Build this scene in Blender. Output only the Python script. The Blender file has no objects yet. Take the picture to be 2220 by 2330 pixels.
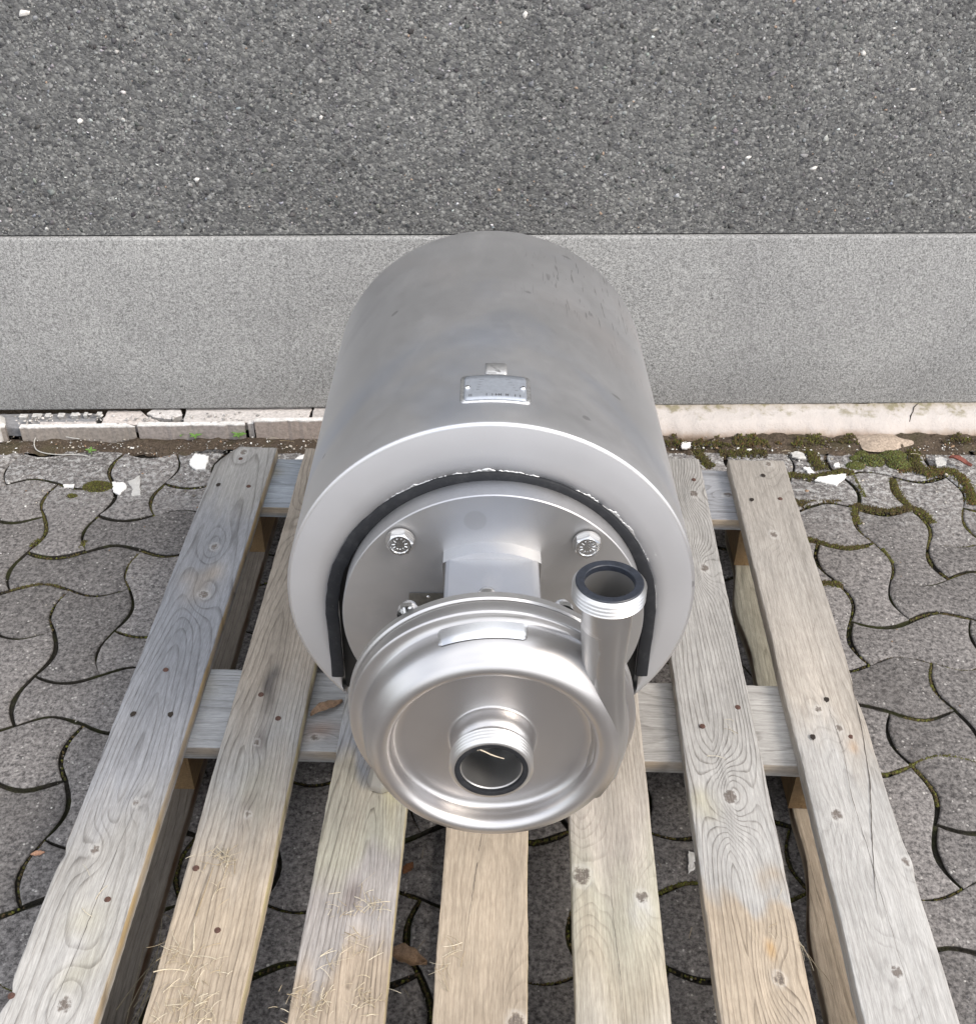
import bpy, bmesh, math, random
import numpy as np
from mathutils import Matrix, Vector
random.seed(7); RNG = np.random.default_rng(7)
SC = bpy.context.scene
COL = SC.collection
rad = math.radians

# ------------------------------------------------------------------ camera
TH, YAW, ROLL = 0.651009, -0.0229289, -0.0132476
F = Vector((math.sin(YAW)*math.cos(TH), math.cos(YAW)*math.cos(TH), -math.sin(TH)))
R = Vector((math.cos(YAW), -math.sin(YAW), 0.0)); D = F.cross(R)
R2 = R*math.cos(ROLL) + D*math.sin(ROLL); D2 = D*math.cos(ROLL) - R*math.sin(ROLL)
cam_d = bpy.data.cameras.new('camera'); cam = bpy.data.objects.new('camera', cam_d); COL.objects.link(cam)
m = Matrix.Identity(4)
for i, v in enumerate((R2, -D2, -F)):
    for j in range(3): m[j][i] = v[j]
m.translation = Vector((0.0150398, -1.6552878, 1.2742259))
cam.matrix_world = m
cam_d.sensor_fit = 'HORIZONTAL'; cam_d.sensor_width = 36.0; cam_d.lens = 36.0*2562.44/2220.0
cam_d.clip_start = 0.01; cam_d.clip_end = 500.0
SC.camera = cam

# ------------------------------------------------------------------ light
SUN_EL, SUN_AZ = rad(42), rad(122)          # azimuth from +Y towards +X
SKY_STRENGTH, CLOUD, EXPOSURE = 0.14, 9.0, 0.80
world = bpy.data.worlds.new('World'); SC.world = world; world.use_nodes = True
wt = world.node_tree; wt.nodes.clear()
wo = wt.nodes.new('ShaderNodeOutputWorld'); bg = wt.nodes.new('ShaderNodeBackground')
sky = wt.nodes.new('ShaderNodeTexSky'); sky.sky_type = 'NISHITA'; sky.sun_disc = False
sky.sun_elevation = SUN_EL; sky.sun_rotation = SUN_AZ; sky.air_density = 1.0; sky.dust_density = 2.0
tc = wt.nodes.new('ShaderNodeTexCoord'); mp = wt.nodes.new('ShaderNodeMapping')
mp.inputs['Scale'].default_value = (1.0, 1.0, 2.2)
cn = wt.nodes.new('ShaderNodeTexNoise'); cn.inputs['Scale'].default_value = 1.6; cn.inputs['Detail'].default_value = 6
cr = wt.nodes.new('ShaderNodeMapRange'); cr.inputs['From Min'].default_value = 0.30; cr.inputs['From Max'].default_value = 0.58
cm = wt.nodes.new('ShaderNodeMix'); cm.data_type = 'RGBA'
cm.inputs['B'].default_value = (CLOUD*0.97, CLOUD*0.985, CLOUD*1.02, 1)
wt.links.new(tc.outputs['Generated'], mp.inputs['Vector']); wt.links.new(mp.outputs['Vector'], cn.inputs['Vector'])
wt.links.new(cn.outputs['Fac'], cr.inputs['Value']); wt.links.new(cr.outputs['Result'], cm.inputs['Factor'])
wt.links.new(sky.outputs['Color'], cm.inputs['A']); wt.links.new(cm.outputs['Result'], bg.inputs['Color'])
bg.inputs['Strength'].default_value = SKY_STRENGTH
wt.links.new(bg.outputs['Background'], wo.inputs['Surface'])
sd = bpy.data.lights.new('sun', 'SUN'); sd.energy = 1.5; sd.angle = rad(22); sd.color = (1.0, 0.90, 0.78)
sun = bpy.data.objects.new('sun', sd); COL.objects.link(sun)
sdir = Vector((math.cos(SUN_EL)*math.sin(SUN_AZ), math.cos(SUN_EL)*math.cos(SUN_AZ), math.sin(SUN_EL)))
sun.rotation_euler = sdir.to_track_quat('Z', 'Y').to_euler()
vs = SC.view_settings; vs.view_transform = 'Standard'; vs.look = 'None'; vs.gamma = 1.0; vs.exposure = EXPOSURE
vs.use_curve_mapping = False

# ------------------------------------------------------------------ helpers
def tag(o, label=None, cat=None, group=None, kind=None):
    for k, v in (('label', label), ('category', cat), ('group', group), ('kind', kind)):
        if v: o[k] = v
    return o
def empty(name, loc=(0, 0, 0), rotz=0.0):
    o = bpy.data.objects.new(name, None); o.empty_display_size = 0.05; COL.objects.link(o)
    o.location = loc; o.rotation_euler = (0, 0, rotz); return o
def build(name, V, Fc, mat, parent=None, smooth=False, cols=None, attrs=None, uv=None, loc=None):
    me = bpy.data.meshes.new(name)
    V = np.asarray(V, dtype=np.float32).reshape(-1, 3)
    if isinstance(Fc, np.ndarray):
        n, k = Fc.shape
        me.vertices.add(len(V)); me.vertices.foreach_set('co', V.ravel())
        me.loops.add(n*k); me.loops.foreach_set('vertex_index', Fc.astype(np.int32).ravel())
        me.polygons.add(n); me.polygons.foreach_set('loop_start', np.arange(0, n*k, k, dtype=np.int32))
        me.polygons.foreach_set('loop_total', np.full(n, k, dtype=np.int32))
        me.update(calc_edges=True)
    else:
        me.from_pydata([tuple(map(float, v)) for v in V], [], [tuple(int(i) for i in f) for f in Fc])
    me.validate()
    if cols is not None:
        a = me.attributes.new('col', 'FLOAT_COLOR', 'POINT'); c = np.ones((len(V), 4), np.float32); c[:, :3] = cols
        a.data.foreach_set('color', c.ravel())
    for k, v in (attrs or {}).items():
        a = me.attributes.new(k, 'FLOAT', 'POINT'); a.data.foreach_set('value', np.asarray(v, np.float32).ravel())
    if smooth: me.polygons.foreach_set('use_smooth', np.ones(len(me.polygons), bool))
    if isinstance(mat, bpy.types.Material): me.materials.append(mat)
    o = bpy.data.objects.new(name, me); COL.objects.link(o)
    if parent: o.parent = parent
    if loc: o.location = loc
    return o
def autosmooth(o, ang=35):
    me = o.data
    bm = bmesh.new(); bm.from_mesh(me)
    for f in bm.faces: f.smooth = True
    for e in bm.edges:
        if len(e.link_faces) == 2 and e.calc_face_angle(0) > rad(ang): e.smooth = False
    bm.to_mesh(me); bm.free(); return o
def fix_normals(o):
    bm = bmesh.new(); bm.from_mesh(o.data); bmesh.ops.recalc_face_normals(bm, faces=bm.faces); bm.to_mesh(o.data); bm.free(); return o
def sub(name, o, mat, parent): pass
def lathe(name, prof, mat, parent, n=96, axis='Y', off=(0, 0, 0), close=False, ang=35, smooth=True, mod=None):
    """prof: list of (t, r) along axis; revolve"""
    V = []; Fc = []
    k = len(prof)
    for i in range(n):
        a = 2*math.pi*i/n
        for t, r in prof:
            rr = r if mod is None else mod(a, t, r)
            c, s = math.cos(a)*rr, math.sin(a)*rr
            V.append((off[0]+c, off[1]+t, off[2]+s) if axis == 'Y' else (off[0]+c, off[1]+s, off[2]+t))
    m_ = k if close else k-1
    for i in range(n):
        j = (i+1) % n
        for q in range(m_):
            q2 = (q+1) % k
            Fc.append((i*k+q, i*k+q2, j*k+q2, j*k+q))
    o = build(name, V, Fc, mat, parent)
    bm = bmesh.new(); bm.from_mesh(o.data)
    bmesh.ops.remove_doubles(bm, verts=bm.verts, dist=1e-5)
    bmesh.ops.recalc_face_normals(bm, faces=bm.faces); bm.to_mesh(o.data); bm.free()
    return autosmooth(o, ang) if smooth else o
def box(name, x0, x1, y0, y1, z0, z1, mat, parent=None, bev=0.0, seg=2, loc=None):
    bm = bmesh.new(); bmesh.ops.create_cube(bm, size=1)
    for v in bm.verts:
        v.co = Vector((x0 if v.co.x < 0 else x1, y0 if v.co.y < 0 else y1, z0 if v.co.z < 0 else z1))
    if bev: bmesh.ops.bevel(bm, geom=list(bm.edges), offset=bev, segments=seg, affect='EDGES', profile=0.6)
    me = bpy.data.meshes.new(name); bm.to_mesh(me); bm.free(); me.materials.append(mat)
    o = bpy.data.objects.new(name, me); COL.objects.link(o)
    if parent: o.parent = parent
    if loc: o.location = loc
    return autosmooth(o, 40)
def tube(name, pts, rads, mat, parent=None, n=24, caps=True):
    V = []; Fc = []; pts = [Vector(p) for p in pts]
    T = [(pts[min(i+1, len(pts)-1)]-pts[max(i-1, 0)]).normalized() for i in range(len(pts))]
    ref = Vector((0, 1, 0)) if abs(T[0].y) < 0.9 else Vector((1, 0, 0))
    for p, t, r in zip(pts, T, rads):
        a = t.cross(ref).normalized(); b = t.cross(a)
        for i in range(n):
            w = 2*math.pi*i/n; V.append(p + a*math.cos(w)*r + b*math.sin(w)*r)
    for q in range(len(pts)-1):
        for i in range(n):
            j = (i+1) % n; Fc.append((q*n+i, q*n+j, (q+1)*n+j, (q+1)*n+i))
    if caps: Fc.append(tuple(range(n))[::-1]); Fc.append(tuple((len(pts)-1)*n+i for i in range(n)))
    o = build(name, V, Fc, mat, parent); fix_normals(o)
    return autosmooth(o, 50)
def extrude_poly(name, poly, z0, z1, mat, parent=None, bev=0.0, jit=0.0):
    """poly in (x,y), CCW; top at z1 with a bevel ring"""
    P = np.array(poly, float); c = P.mean(0); n = len(P)
    d = P-c; L = np.linalg.norm(d, axis=1, keepdims=True); inner = P - d/L*bev
    V = [(x, y, z0) for x, y in P] + [(x, y, z1-bev) for x, y in P] + [(x, y, z1-random.uniform(0, jit)) for x, y in inner] + [(c[0], c[1], z1)]
    Fc = []
    for i in range(n):
        j = (i+1) % n
        Fc += [(i, j, n+j, n+i), (n+i, n+j, 2*n+j, 2*n+i), (2*n+i, 2*n+j, 3*n)]
    Fc.append(tuple(range(n))[::-1])
    return build(name, V, Fc, mat, parent)
class Noise2:
    def __init__(s, seed, n=10, f0=1.0, f1=8.0):
        r = np.random.default_rng(seed); s.k = r.normal(size=(n, 2)); s.k /= np.linalg.norm(s.k, axis=1)[:, None]
        s.f = np.exp(r.uniform(np.log(f0), np.log(f1), n)); s.p = r.uniform(0, 6.28, n); s.a = (f0/s.f)**0.6; s.a /= np.sqrt((s.a**2).sum()/2)
    def __call__(s, x, y):
        x = np.asarray(x, float); y = np.asarray(y, float); o = np.zeros(np.broadcast(x, y).shape)
        for k, f, p, a in zip(s.k, s.f, s.p, s.a): o = o + a*np.sin(2*np.pi*f*(k[0]*x+k[1]*y)+p)
        return o
# blobs (12 vertex stones) collected into one array
_t = (1+5**.5)/2
ICO_V = np.array([(-1, _t, 0), (1, _t, 0), (-1, -_t, 0), (1, -_t, 0), (0, -1, _t), (0, 1, _t), (0, -1, -_t), (0, 1, -_t), (_t, 0, -1), (_t, 0, 1), (-_t, 0, -1), (-_t, 0, 1)])/math.hypot(1, _t)
ICO_F = np.array([(0, 11, 5), (0, 5, 1), (0, 1, 7), (0, 7, 10), (0, 10, 11), (1, 5, 9), (5, 11, 4), (11, 10, 2), (10, 7, 6), (7, 1, 8), (3, 9, 4), (3, 4, 2), (3, 2, 6), (3, 6, 8), (3, 8, 9), (4, 9, 5), (2, 4, 11), (6, 2, 10), (8, 6, 7), (9, 8, 1)])
def blobs(P, S, C, flat_axis=2, flat=0.5, jit=0.22):
    """P (n,3) centres, S (n,) radii, C (n,3) colours -> verts, faces, colours"""
    n = len(P); V = np.repeat(ICO_V[None], n, 0) + RNG.normal(0, jit, (n, 12, 3))
    sc = np.exp(RNG.normal(0, .25, (n, 1, 3))); V = V*sc
    a = RNG.uniform(0, 6.28, n); c, s = np.cos(a), np.sin(a)
    ax = [i for i in range(3) if i != flat_axis]
    u = V[:, :, ax[0]].copy(); w = V[:, :, ax[1]].copy()
    V[:, :, ax[0]] = u*c[:, None]-w*s[:, None]; V[:, :, ax[1]] = u*s[:, None]+w*c[:, None]
    V[:, :, flat_axis] *= flat
    V = V*np.asarray(S)[:, None, None] + np.asarray(P)[:, None, :]
    Fc = (ICO_F[None] + (np.arange(n)*12)[:, None, None]).reshape(-1, 3)
    return V.reshape(-1, 3), Fc, np.repeat(np.asarray(C), 12, 0)

# ------------------------------------------------------------------ materials
class NT:
    def __init__(s, name):
        s.m = bpy.data.materials.new(name); s.m.use_nodes = True; s.t = s.m.node_tree; s.t.nodes.clear()
        s.out = s.t.nodes.new('ShaderNodeOutputMaterial'); s.b = s.t.nodes.new('ShaderNodeBsdfPrincipled')
        s.t.links.new(s.b.outputs[0], s.out.inputs['Surface'])
    def L(s, a, b): s.t.links.new(a, b)
    def n(s, typ, **kw):
        x = s.t.nodes.new('ShaderNode'+typ)
        for k, v in kw.items():
            if k in x.inputs: 
                if hasattr(v, 'is_linked') or isinstance(v, bpy.types.NodeSocket): s.L(v, x.inputs[k])
                else: x.inputs[k].default_value = v
            else: setattr(x, k, v)
        return x
    def put(s, sock, v):
        if isinstance(v, bpy.types.NodeSocket): s.L(v, sock)
        else: sock.default_value = v
    def coord(s, kind='Object', scale=(1, 1, 1), rot=(0, 0, 0)):
        c = s.n('TexCoord'); mp = s.n('Mapping'); s.L(c.outputs[kind], mp.inputs['Vector'])
        mp.inputs['Scale'].default_value = scale; mp.inputs['Rotation'].default_value = rot; return mp.outputs[0]
    def geo(s, scale=(1, 1, 1), rot=(0, 0, 0)):
        c = s.n('NewGeometry'); mp = s.n('Mapping'); s.L(c.outputs['Position'], mp.inputs['Vector'])
        mp.inputs['Scale'].default_value = scale; mp.inputs['Rotation'].default_value = rot; return mp.outputs[0]
    def noise(s, vec, scale, detail=3, rough=.55, dist=0.0):
        x = s.n('TexNoise'); s.L(vec, x.inputs['Vector']); x.inputs['Scale'].default_value = scale
        x.inputs['Detail'].default_value = detail; x.inputs['Roughness'].default_value = rough; x.inputs['Distortion'].default_value = dist; return x.outputs['Fac']
    def vor(s, vec, scale, feature='F1', out='Distance', rnd=1.0):
        x = s.n('TexVoronoi'); x.feature = feature; s.L(vec, x.inputs['Vector']); x.inputs['Scale'].default_value = scale
        x.inputs['Randomness'].default_value = rnd; return x.outputs[out]
    def mr(s, v, a, b, c=0.0, d=1.0, smooth=False):
        x = s.n('MapRange'); s.put(x.inputs['Value'], v)
        for k, q in (('From Min', a), ('From Max', b), ('To Min', c), ('To Max', d)): x.inputs[k].default_value = q
        if smooth: x.interpolation_type = 'SMOOTHSTEP'
        return x.outputs['Result']
    def math(s, op, a, b=0.0, c=0.0):
        x = s.n('Math'); x.operation = op; s.put(x.inputs[0], a); s.put(x.inputs[1], b); s.put(x.inputs[2], c); return x.outputs[0]
    def mix(s, f, a, b, mode='MIX'):
        x = s.n('Mix'); x.data_type = 'RGBA'; x.blend_type = mode
        s.put(x.inputs['Factor'], f)
        for k, q in (('A', a), ('B', b)):
            if not isinstance(q, bpy.types.NodeSocket) and len(q) == 3: q = (*q, 1)
            s.put(x.inputs[k], q)
        return x.outputs['Result']
    def ramp(s, v, stops, interp='LINEAR'):
        x = s.n('ValToRGB'); s.L(v, x.inputs[0]); cr = x.color_ramp; cr.interpolation = interp
        while len(cr.elements) < len(stops): cr.elements.new(0.5)
        for e, (p, c) in zip(cr.elements, stops): e.position = p; e.color = (*c, 1) if len(c) == 3 else c
        return x.outputs['Color']
    def bump(s, h, strength=.5, dist=.001, nrm=None):
        x = s.n('Bump'); s.L(h, x.inputs['Height']); x.inputs['Strength'].default_value = strength; x.inputs['Distance'].default_value = dist
        if nrm is not None: s.L(nrm, x.inputs['Normal'])
        return x.outputs[0]
    def fin(s, color=None, rough=None, metal=None, nrm=None, spec=None):
        for k, v in (('Base Color', color), ('Roughness', rough), ('Metallic', metal), ('Specular IOR Level', spec)):
            if v is None: continue
            if k == 'Base Color' and not isinstance(v, bpy.types.NodeSocket) and len(v) == 3: v = (*v, 1)
            s.put(s.b.inputs[k], v)
        if nrm is not None: s.L(nrm, s.b.inputs['Normal'])
        return s.m

def steel(name, base=(.62, .61, .60), r0=.30, r1=.42, spots=0.0, bumpy=.10, grain=900, scr=False, dot=None, tint=False):
    t = NT(name); v = t.coord('Object')
    n1 = t.noise(v, 9, 4, .6); n2 = t.noise(v, 60, 3, .6); fine = t.noise(v, grain, 2, .5)
    col = t.mix(t.mr(n1, .35, .68), tuple(c*.97 for c in base), base)
    col = t.mix(t.mr(n2, .62, .80, 0, .2), col, tuple(min(1, c*1.08) for c in base))
    ro = t.math('ADD', t.mr(n1, .3, .7, r0, r1), t.mr(n2, .4, .7, -.008, .012))
    if spots:
        sp = t.mr(t.noise(v, 140, 2, .7), .70, .76, 0, spots); mk = t.mr(t.noise(v, 7, 2, .5), .45, .62)
        sp = t.math('MULTIPLY', sp, mk); col = t.mix(sp, col, (.75, .75, .74)); ro = t.math('ADD', ro, t.math('MULTIPLY', sp, .25))
    if tint:
        tn = t.noise(v, 3.2, 3, .5, .6); col = t.mix(t.mr(tn, .30, .46, .8, 0), col, (base[0]*.84, base[1]*.89, base[2]*.98)); col = t.mix(t.mr(tn, .56, .72, 0, .6), col, (base[0]*1.01, base[1]*.965, base[2]*.935))
        dk = t.noise(v, 5.5, 4, .6, .3); col = t.mix(t.mr(dk, .55, .70, 0, .32), col, (base[0]*.62, base[1]*.61, base[2]*.62)); ro = t.math('ADD', ro, t.mr(dk, .5, .7, 0, .05))
        lt = t.noise(t.coord('Object', (1, .5, 1)), 16, 4, .65); col = t.mix(t.mr(lt, .58, .74, 0, .35), col, tuple(min(1, c*1.18) for c in base))
    if dot:
        vm = t.n('VectorMath'); vm.operation = 'DISTANCE'; t.L(v, vm.inputs[0]); vm.inputs[1].default_value = dot[:3]
        col = t.mix(t.mr(vm.outputs['Value'], dot[3]*.85, dot[3], .28, 0), col, tuple(c*.55 for c in base))
    if scr:
        w = t.coord('Object', (80, 7, 80), (0, 0, rad(24)))
        s1 = t.mr(t.noise(w, 3.2, 2, .5, .4), .625, .650, 0, 1)
        mk = t.mr(t.noise(v, 5.0, 2, .5), .42, .52)
        xs = t.n('SeparateXYZ'); t.L(v, xs.inputs[0])
        mk2 = t.math('MULTIPLY', t.mr(xs.outputs['X'], .02, .10), t.mr(xs.outputs['Y'], .20, .34))
        s1 = t.math('MULTIPLY', t.math('MULTIPLY', s1, mk), mk2)
        col = t.mix(t.math('MULTIPLY', s1, .42), col, (.14, .13, .13))
        d = t.mr(t.noise(v, 26, 1, .4), .75, .765, 0, .4); col = t.mix(d, col, (.2, .19, .19))
    return t.fin(col, ro, 1.0, t.bump(t.math('ADD', fine, t.math('MULTIPLY', n2, .5)), bumpy, .0004))

M = {}
M['steel'] = steel('brushed_steel', r0=.38, r1=.46)
M['shroud'] = steel('shroud_steel', base=(.69, .685, .69), r0=.45, r1=.49, scr=True, tint=True)
M['face'] = steel('face_steel', base=(.585, .585, .60), r0=.66, r1=.72, spots=.9)
M['disc'] = steel('disc_steel', base=(.50, .495, .495), r0=.48, r1=.55, spots=.6, tint=True, dot=(-.0175, -.031, .3068+.1270, .0125))
M['casing'] = steel('casing_steel', base=(.57, .555, .55), r0=.35, r1=.40, bumpy=.03)
M['casing_pipe'] = steel('pipe_steel', base=(.56, .55, .54), r0=.30, r1=.35, bumpy=.03)
M['bright_thread'] = steel('thread_steel', base=(.66, .65, .64), r0=.34, r1=.40, bumpy=.03)
M['bright'] = steel('bright_steel', base=(.78, .78, .78), r0=.14, r1=.22, bumpy=.05)
M['bore'] = steel('bore_steel', base=(.48, .475, .47), r0=.45, r1=.55)
def simple(name, c, r=.6, metal=0.0, ns=0, amp=.2, bump=0.0):
    t = NT(name); v = t.coord('Object'); col = c
    n_ = t.noise(v, ns or 120, 4, .6)
    col = t.mix(t.mr(n_, .3, .7), tuple(x*(1-amp) for x in c), tuple(min(1, x*(1+amp)) for x in c))
    return t.fin(col, r, metal, t.bump(n_, bump or .2, .001))
M['black'] = simple('black_paint', (.012, .012, .013), .55, ns=60)
M['gasket'] = simple('blue_black_gasket', (.022, .026, .036), .42, ns=300, amp=.3)
M['rust'] = simple('rusty_nail', (.075, .036, .026), .75, ns=700, amp=.5)
M['crack'] = simple('crack_shade', (.075, .062, .052), .9, ns=500)
M['hole'] = simple('dark_hole', (.02, .014, .010), .9, ns=500)
M['nameplate'] = simple('nameplate_metal', (.40, .43, .48), .42, .55, ns=200, amp=.08)
M['plate_dark'] = simple('dark_plate', (.16, .15, .13), .45, .6, ns=200)
M['vane'] = simple('pale_vane_edge', (.62, .61, .58), .5, .2, ns=300)
M['ink'] = simple('engraving', (.06, .06, .065), .5)
def rubber():
    t = NT('black_rubber'); v = t.coord('Object'); n_ = t.noise(v, 90, 4, .7); n2 = t.noise(v, 420, 2, .6)
    c = t.mix(t.mr(n_, .5, .8), (.016, .017, .020), (.034, .035, .038)); c = t.mix(t.mr(n2, .74, .78, 0, .5), c, (.2, .2, .2))
    return t.fin(c, .62, 0, t.bump(n_, .12, .0004), .25)
M['rubber'] = rubber()
def sealant():
    t = NT('clear_sealant'); v = t.coord('Object'); n_ = t.noise(v, 220, 4, .7)
    return t.fin(t.mix(t.mr(n_, .35, .65), (.50, .50, .50), (.74, .74, .74)), .38, 0.9, t.bump(n_, .9, .0012))
M['seal'] = sealant()

def wood(name, along='Y'):
    t = NT(name)
    g = t.n('Attribute'); g.attribute_name = 'grain'; tone = t.n('Attribute'); tone.attribute_name = 'col'
    kn = t.n('Attribute'); kn.attribute_name = 'knot'; G = g.outputs['Fac']; ra = t.n('Attribute'); ra.attribute_name = 'ring'
    sc = (1, .035, 1) if along == 'Y' else (.035, 1, 1)
    v = t.coord('Object', sc); vo = t.coord('Object')
    fib = t.noise(v, 330, 5, .72); fib2 = t.noise(v, 130, 4, .6); blot = t.noise(vo, 22, 4, .6)
    sc3 = (1, .12, 1) if along == 'Y' else (.12, 1, 1)
    wob = t.noise(t.coord('Object', sc3), 60, 3, .5)
    G2 = t.math('ADD', G, t.math('MULTIPLY', t.math('SUBTRACT', wob, .5), .35))
    fr = t.math('FRACT', G2)
    late = t.math('ADD', t.mr(fr, .62, .95, 0, 1, True), 0.0)
    late = t.math('MULTIPLY', late, t.mr(fr, .95, 1.0, 1, 0))
    late = t.math('MULTIPLY', late, t.mr(fib2, .30, .62, .25, 1))
    late = t.math('MULTIPLY', late, t.mr(blot, .25, .6, .35, 1))
    late = t.math('MULTIPLY', late, ra.outputs['Fac'])
    col = t.mix(late, tone.outputs['Color'], t.mix(1.0, tone.outputs['Color'], (.40, .38, .36), 'MULTIPLY'), 'MIX')
    micro = t.noise(t.coord('Object', (1, .10, 1) if along == 'Y' else (.10, 1, 1)), 620, 3, .7)
    col = t.mix(t.mr(micro, .30, .70), t.mix(1.0, col, (.80, .79, .78), 'MULTIPLY'), t.mix(1.0, col, (1.10, 1.10, 1.09), 'MULTIPLY'))
    col = t.mix(t.mr(fib, .32, .68, .0, 1), t.mix(1.0, col, (.74, .735, .73), 'MULTIPLY'), t.mix(1.0, col, (1.05, 1.05, 1.05), 'MULTIPLY'))
    col = t.mix(t.mr(blot, .35, .7, 0, .35), col, t.mix(1.0, col, (.78, .77, .76), 'MULTIPLY'))
    crack = t.mr(t.noise(t.coord('Object', tuple(s*.5 if s < 1 else 1 for s in sc)), 90, 2, .5, .3), .735, .765, 0, .75)
    col = t.mix(crack, col, (.05, .04, .035))
    K = t.math('MULTIPLY', kn.outputs['Fac'], t.mr(t.noise(vo, 160, 3, .7), .35, .6, .55, 1.15))
    col = t.mix(t.math('MULTIPLY', t.mr(K, .01, .35), t.mr(K, .45, .75, .42, 0)), col, t.mix(.6, col, (.60, .58, .55)))
    col = t.mix(t.mr(K, .50, .85, 0, .9), col, t.mix(t.mr(micro, .3, .7), (.08, .065, .055), (.19, .16, .14)))
    h = t.math('SUBTRACT', t.math('MULTIPLY', fib, .7), t.math('MULTIPLY', late, -.5))
    h = t.math('SUBTRACT', h, t.math('MULTIPLY', crack, 1.2))
    return t.fin(col, .82, 0, t.bump(h, .75, .0016), .25)
M['wood_y'] = wood('weathered_wood', 'Y'); M['wood_x'] = wood('weathered_wood_cross', 'X')

def aggregate():
    t = NT('exposed_aggregate'); v = t.geo()
    c1 = t.vor(v, 150, out='Color'); d1 = t.vor(v, 150); c2 = t.vor(v, 330, out='Color'); d2 = t.vor(v, 330)
    s1 = t.n('SeparateColor'); t.L(c1, s1.inputs[0]); s2 = t.n('SeparateColor'); t.L(c2, s2.inputs[0])
    a = t.ramp(s1.outputs[0], [(0, (.07, .071, .076)), (.3, (.135, .135, .137)), (.6, (.19, .19, .188)), (.85, (.26, .26, .25)), (1, (.38, .38, .37))])
    b = t.ramp(s2.outputs[0], [(0, (.07, .07, .072)), (.5, (.165, .165, .163)), (.9, (.30, .30, .29)), (1, (.44, .43, .41))])
    col = t.mix(t.mr(s1.outputs[1], .45, .55), a, b)
    col = t.mix(t.mr(d1, .35, .62, 0, .5), col, (.12, .12, .118))
    big = t.noise(v, 3.5, 3, .5); col = t.mix(1.0, col, t.mix(t.mr(big, .35, .65), (.88, .88, .88), (1.08, 1.08, 1.07)), 'MULTIPLY')
    h = t.math('ADD', t.math('MULTIPLY', d1, -1.0), t.math('MULTIPLY', d2, -.5))
    h = t.math('ADD', h, t.math('MULTIPLY', t.noise(v, 500, 3, .6), .35))
    return t.fin(col, .85, 0, t.bump(h, .75, .0022), .3)
M['aggregate'] = aggregate()
def plinth():
    t = NT('fine_concrete'); v = t.geo()
    n1 = t.noise(v, 420, 4, .75); n2 = t.noise(v, 3.0, 4, .55); d = t.vor(v, 300)
    n3 = t.noise(v, 210, 3, .7); col = t.mix(t.mr(t.math('ADD', t.math('MULTIPLY', n1, .5), t.math('MULTIPLY', n3, .5)), .38, .62), (.16, .16, .159), (.47, .47, .465))
    sx = t.n('SeparateXYZ'); t.L(v, sx.inputs[0])
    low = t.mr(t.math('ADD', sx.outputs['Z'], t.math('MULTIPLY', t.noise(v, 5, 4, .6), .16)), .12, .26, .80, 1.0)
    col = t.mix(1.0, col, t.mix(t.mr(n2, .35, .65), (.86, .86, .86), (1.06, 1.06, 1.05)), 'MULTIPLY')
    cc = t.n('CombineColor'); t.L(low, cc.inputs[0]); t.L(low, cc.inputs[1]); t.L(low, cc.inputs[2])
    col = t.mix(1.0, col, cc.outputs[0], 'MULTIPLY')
    pit = t.mr(t.noise(v, 170, 1, .4), .76, .79, 0, .8); col = t.mix(pit, col, (.06, .06, .06))
    spk = t.mr(t.noise(v, 260, 1, .3), .785, .80, 0, .8); col = t.mix(spk, col, (.75, .74, .72))
    return t.fin(col, .9, 0, t.bump(t.math('SUBTRACT', n1, t.math('MULTIPLY', d, .3)), .7, .0018), .25)
M['plinth'] = plinth()
def paver():
    t = NT('paving_concrete'); v = t.geo(); oi = t.n('ObjectInfo')
    n1 = t.noise(v, 210, 5, .8); n2 = t.noise(v, 9, 4, .6); vc = t.vor(v, 240, out='Color'); vd = t.vor(v, 240)
    s1 = t.n('SeparateColor'); t.L(vc, s1.inputs[0])
    n4 = t.noise(v, 120, 2, .6); col = t.mix(t.mr(t.math('ADD', t.math('MULTIPLY', n1, .65), t.math('MULTIPLY', n4, .35)), .40, .61), (.066, .062, .061), (.30, .286, .276))
    rnd = t.mr(oi.outputs['Random'], 0, 1, .78, 1.12)
    cc = t.n('CombineColor'); t.L(rnd, cc.inputs[0]); t.L(t.math('MULTIPLY', rnd, .985), cc.inputs[1]); t.L(t.math('MULTIPLY', rnd, .985), cc.inputs[2])
    col = t.mix(1.0, col, cc.outputs[0], 'MULTIPLY')
    sp = t.math('MULTIPLY', t.math('MULTIPLY', t.mr(s1.outputs[0], .90, .98), t.mr(t.noise(v, 30, 3, .6), .42, .58)), t.mr(vd, .38, .50, 1, 0)); col = t.mix(t.math('MULTIPLY', sp, .75), col, (.55, .53, .50))
    dk = t.math('MULTIPLY', t.mr(s1.outputs[1], .93, .95), t.mr(vd, .35, .45, 1, 0)); col = t.mix(t.math('MULTIPLY', dk, .6), col, (.05, .05, .055))
    sx = t.n('SeparateXYZ'); t.L(v, sx.inputs[0])
    lich = t.math('MULTIPLY', t.mr(t.noise(v, 85, 4, .8), .50, .58), t.mr(t.math('ADD', sx.outputs['Y'], t.math('MULTIPLY', n2, .35)), .12, .33))
    col = t.mix(t.math('MULTIPLY', lich, .7), col, (.52, .52, .51))
    col = t.mix(t.mr(n2, .55, .75, 0, .35), col, (.11, .10, .095))
    return t.fin(col, .88, 0, t.bump(t.math('SUBTRACT', n1, t.math('MULTIPLY', vd, .5)), .8, .0018), .3)
M['paver'] = paver()
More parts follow.
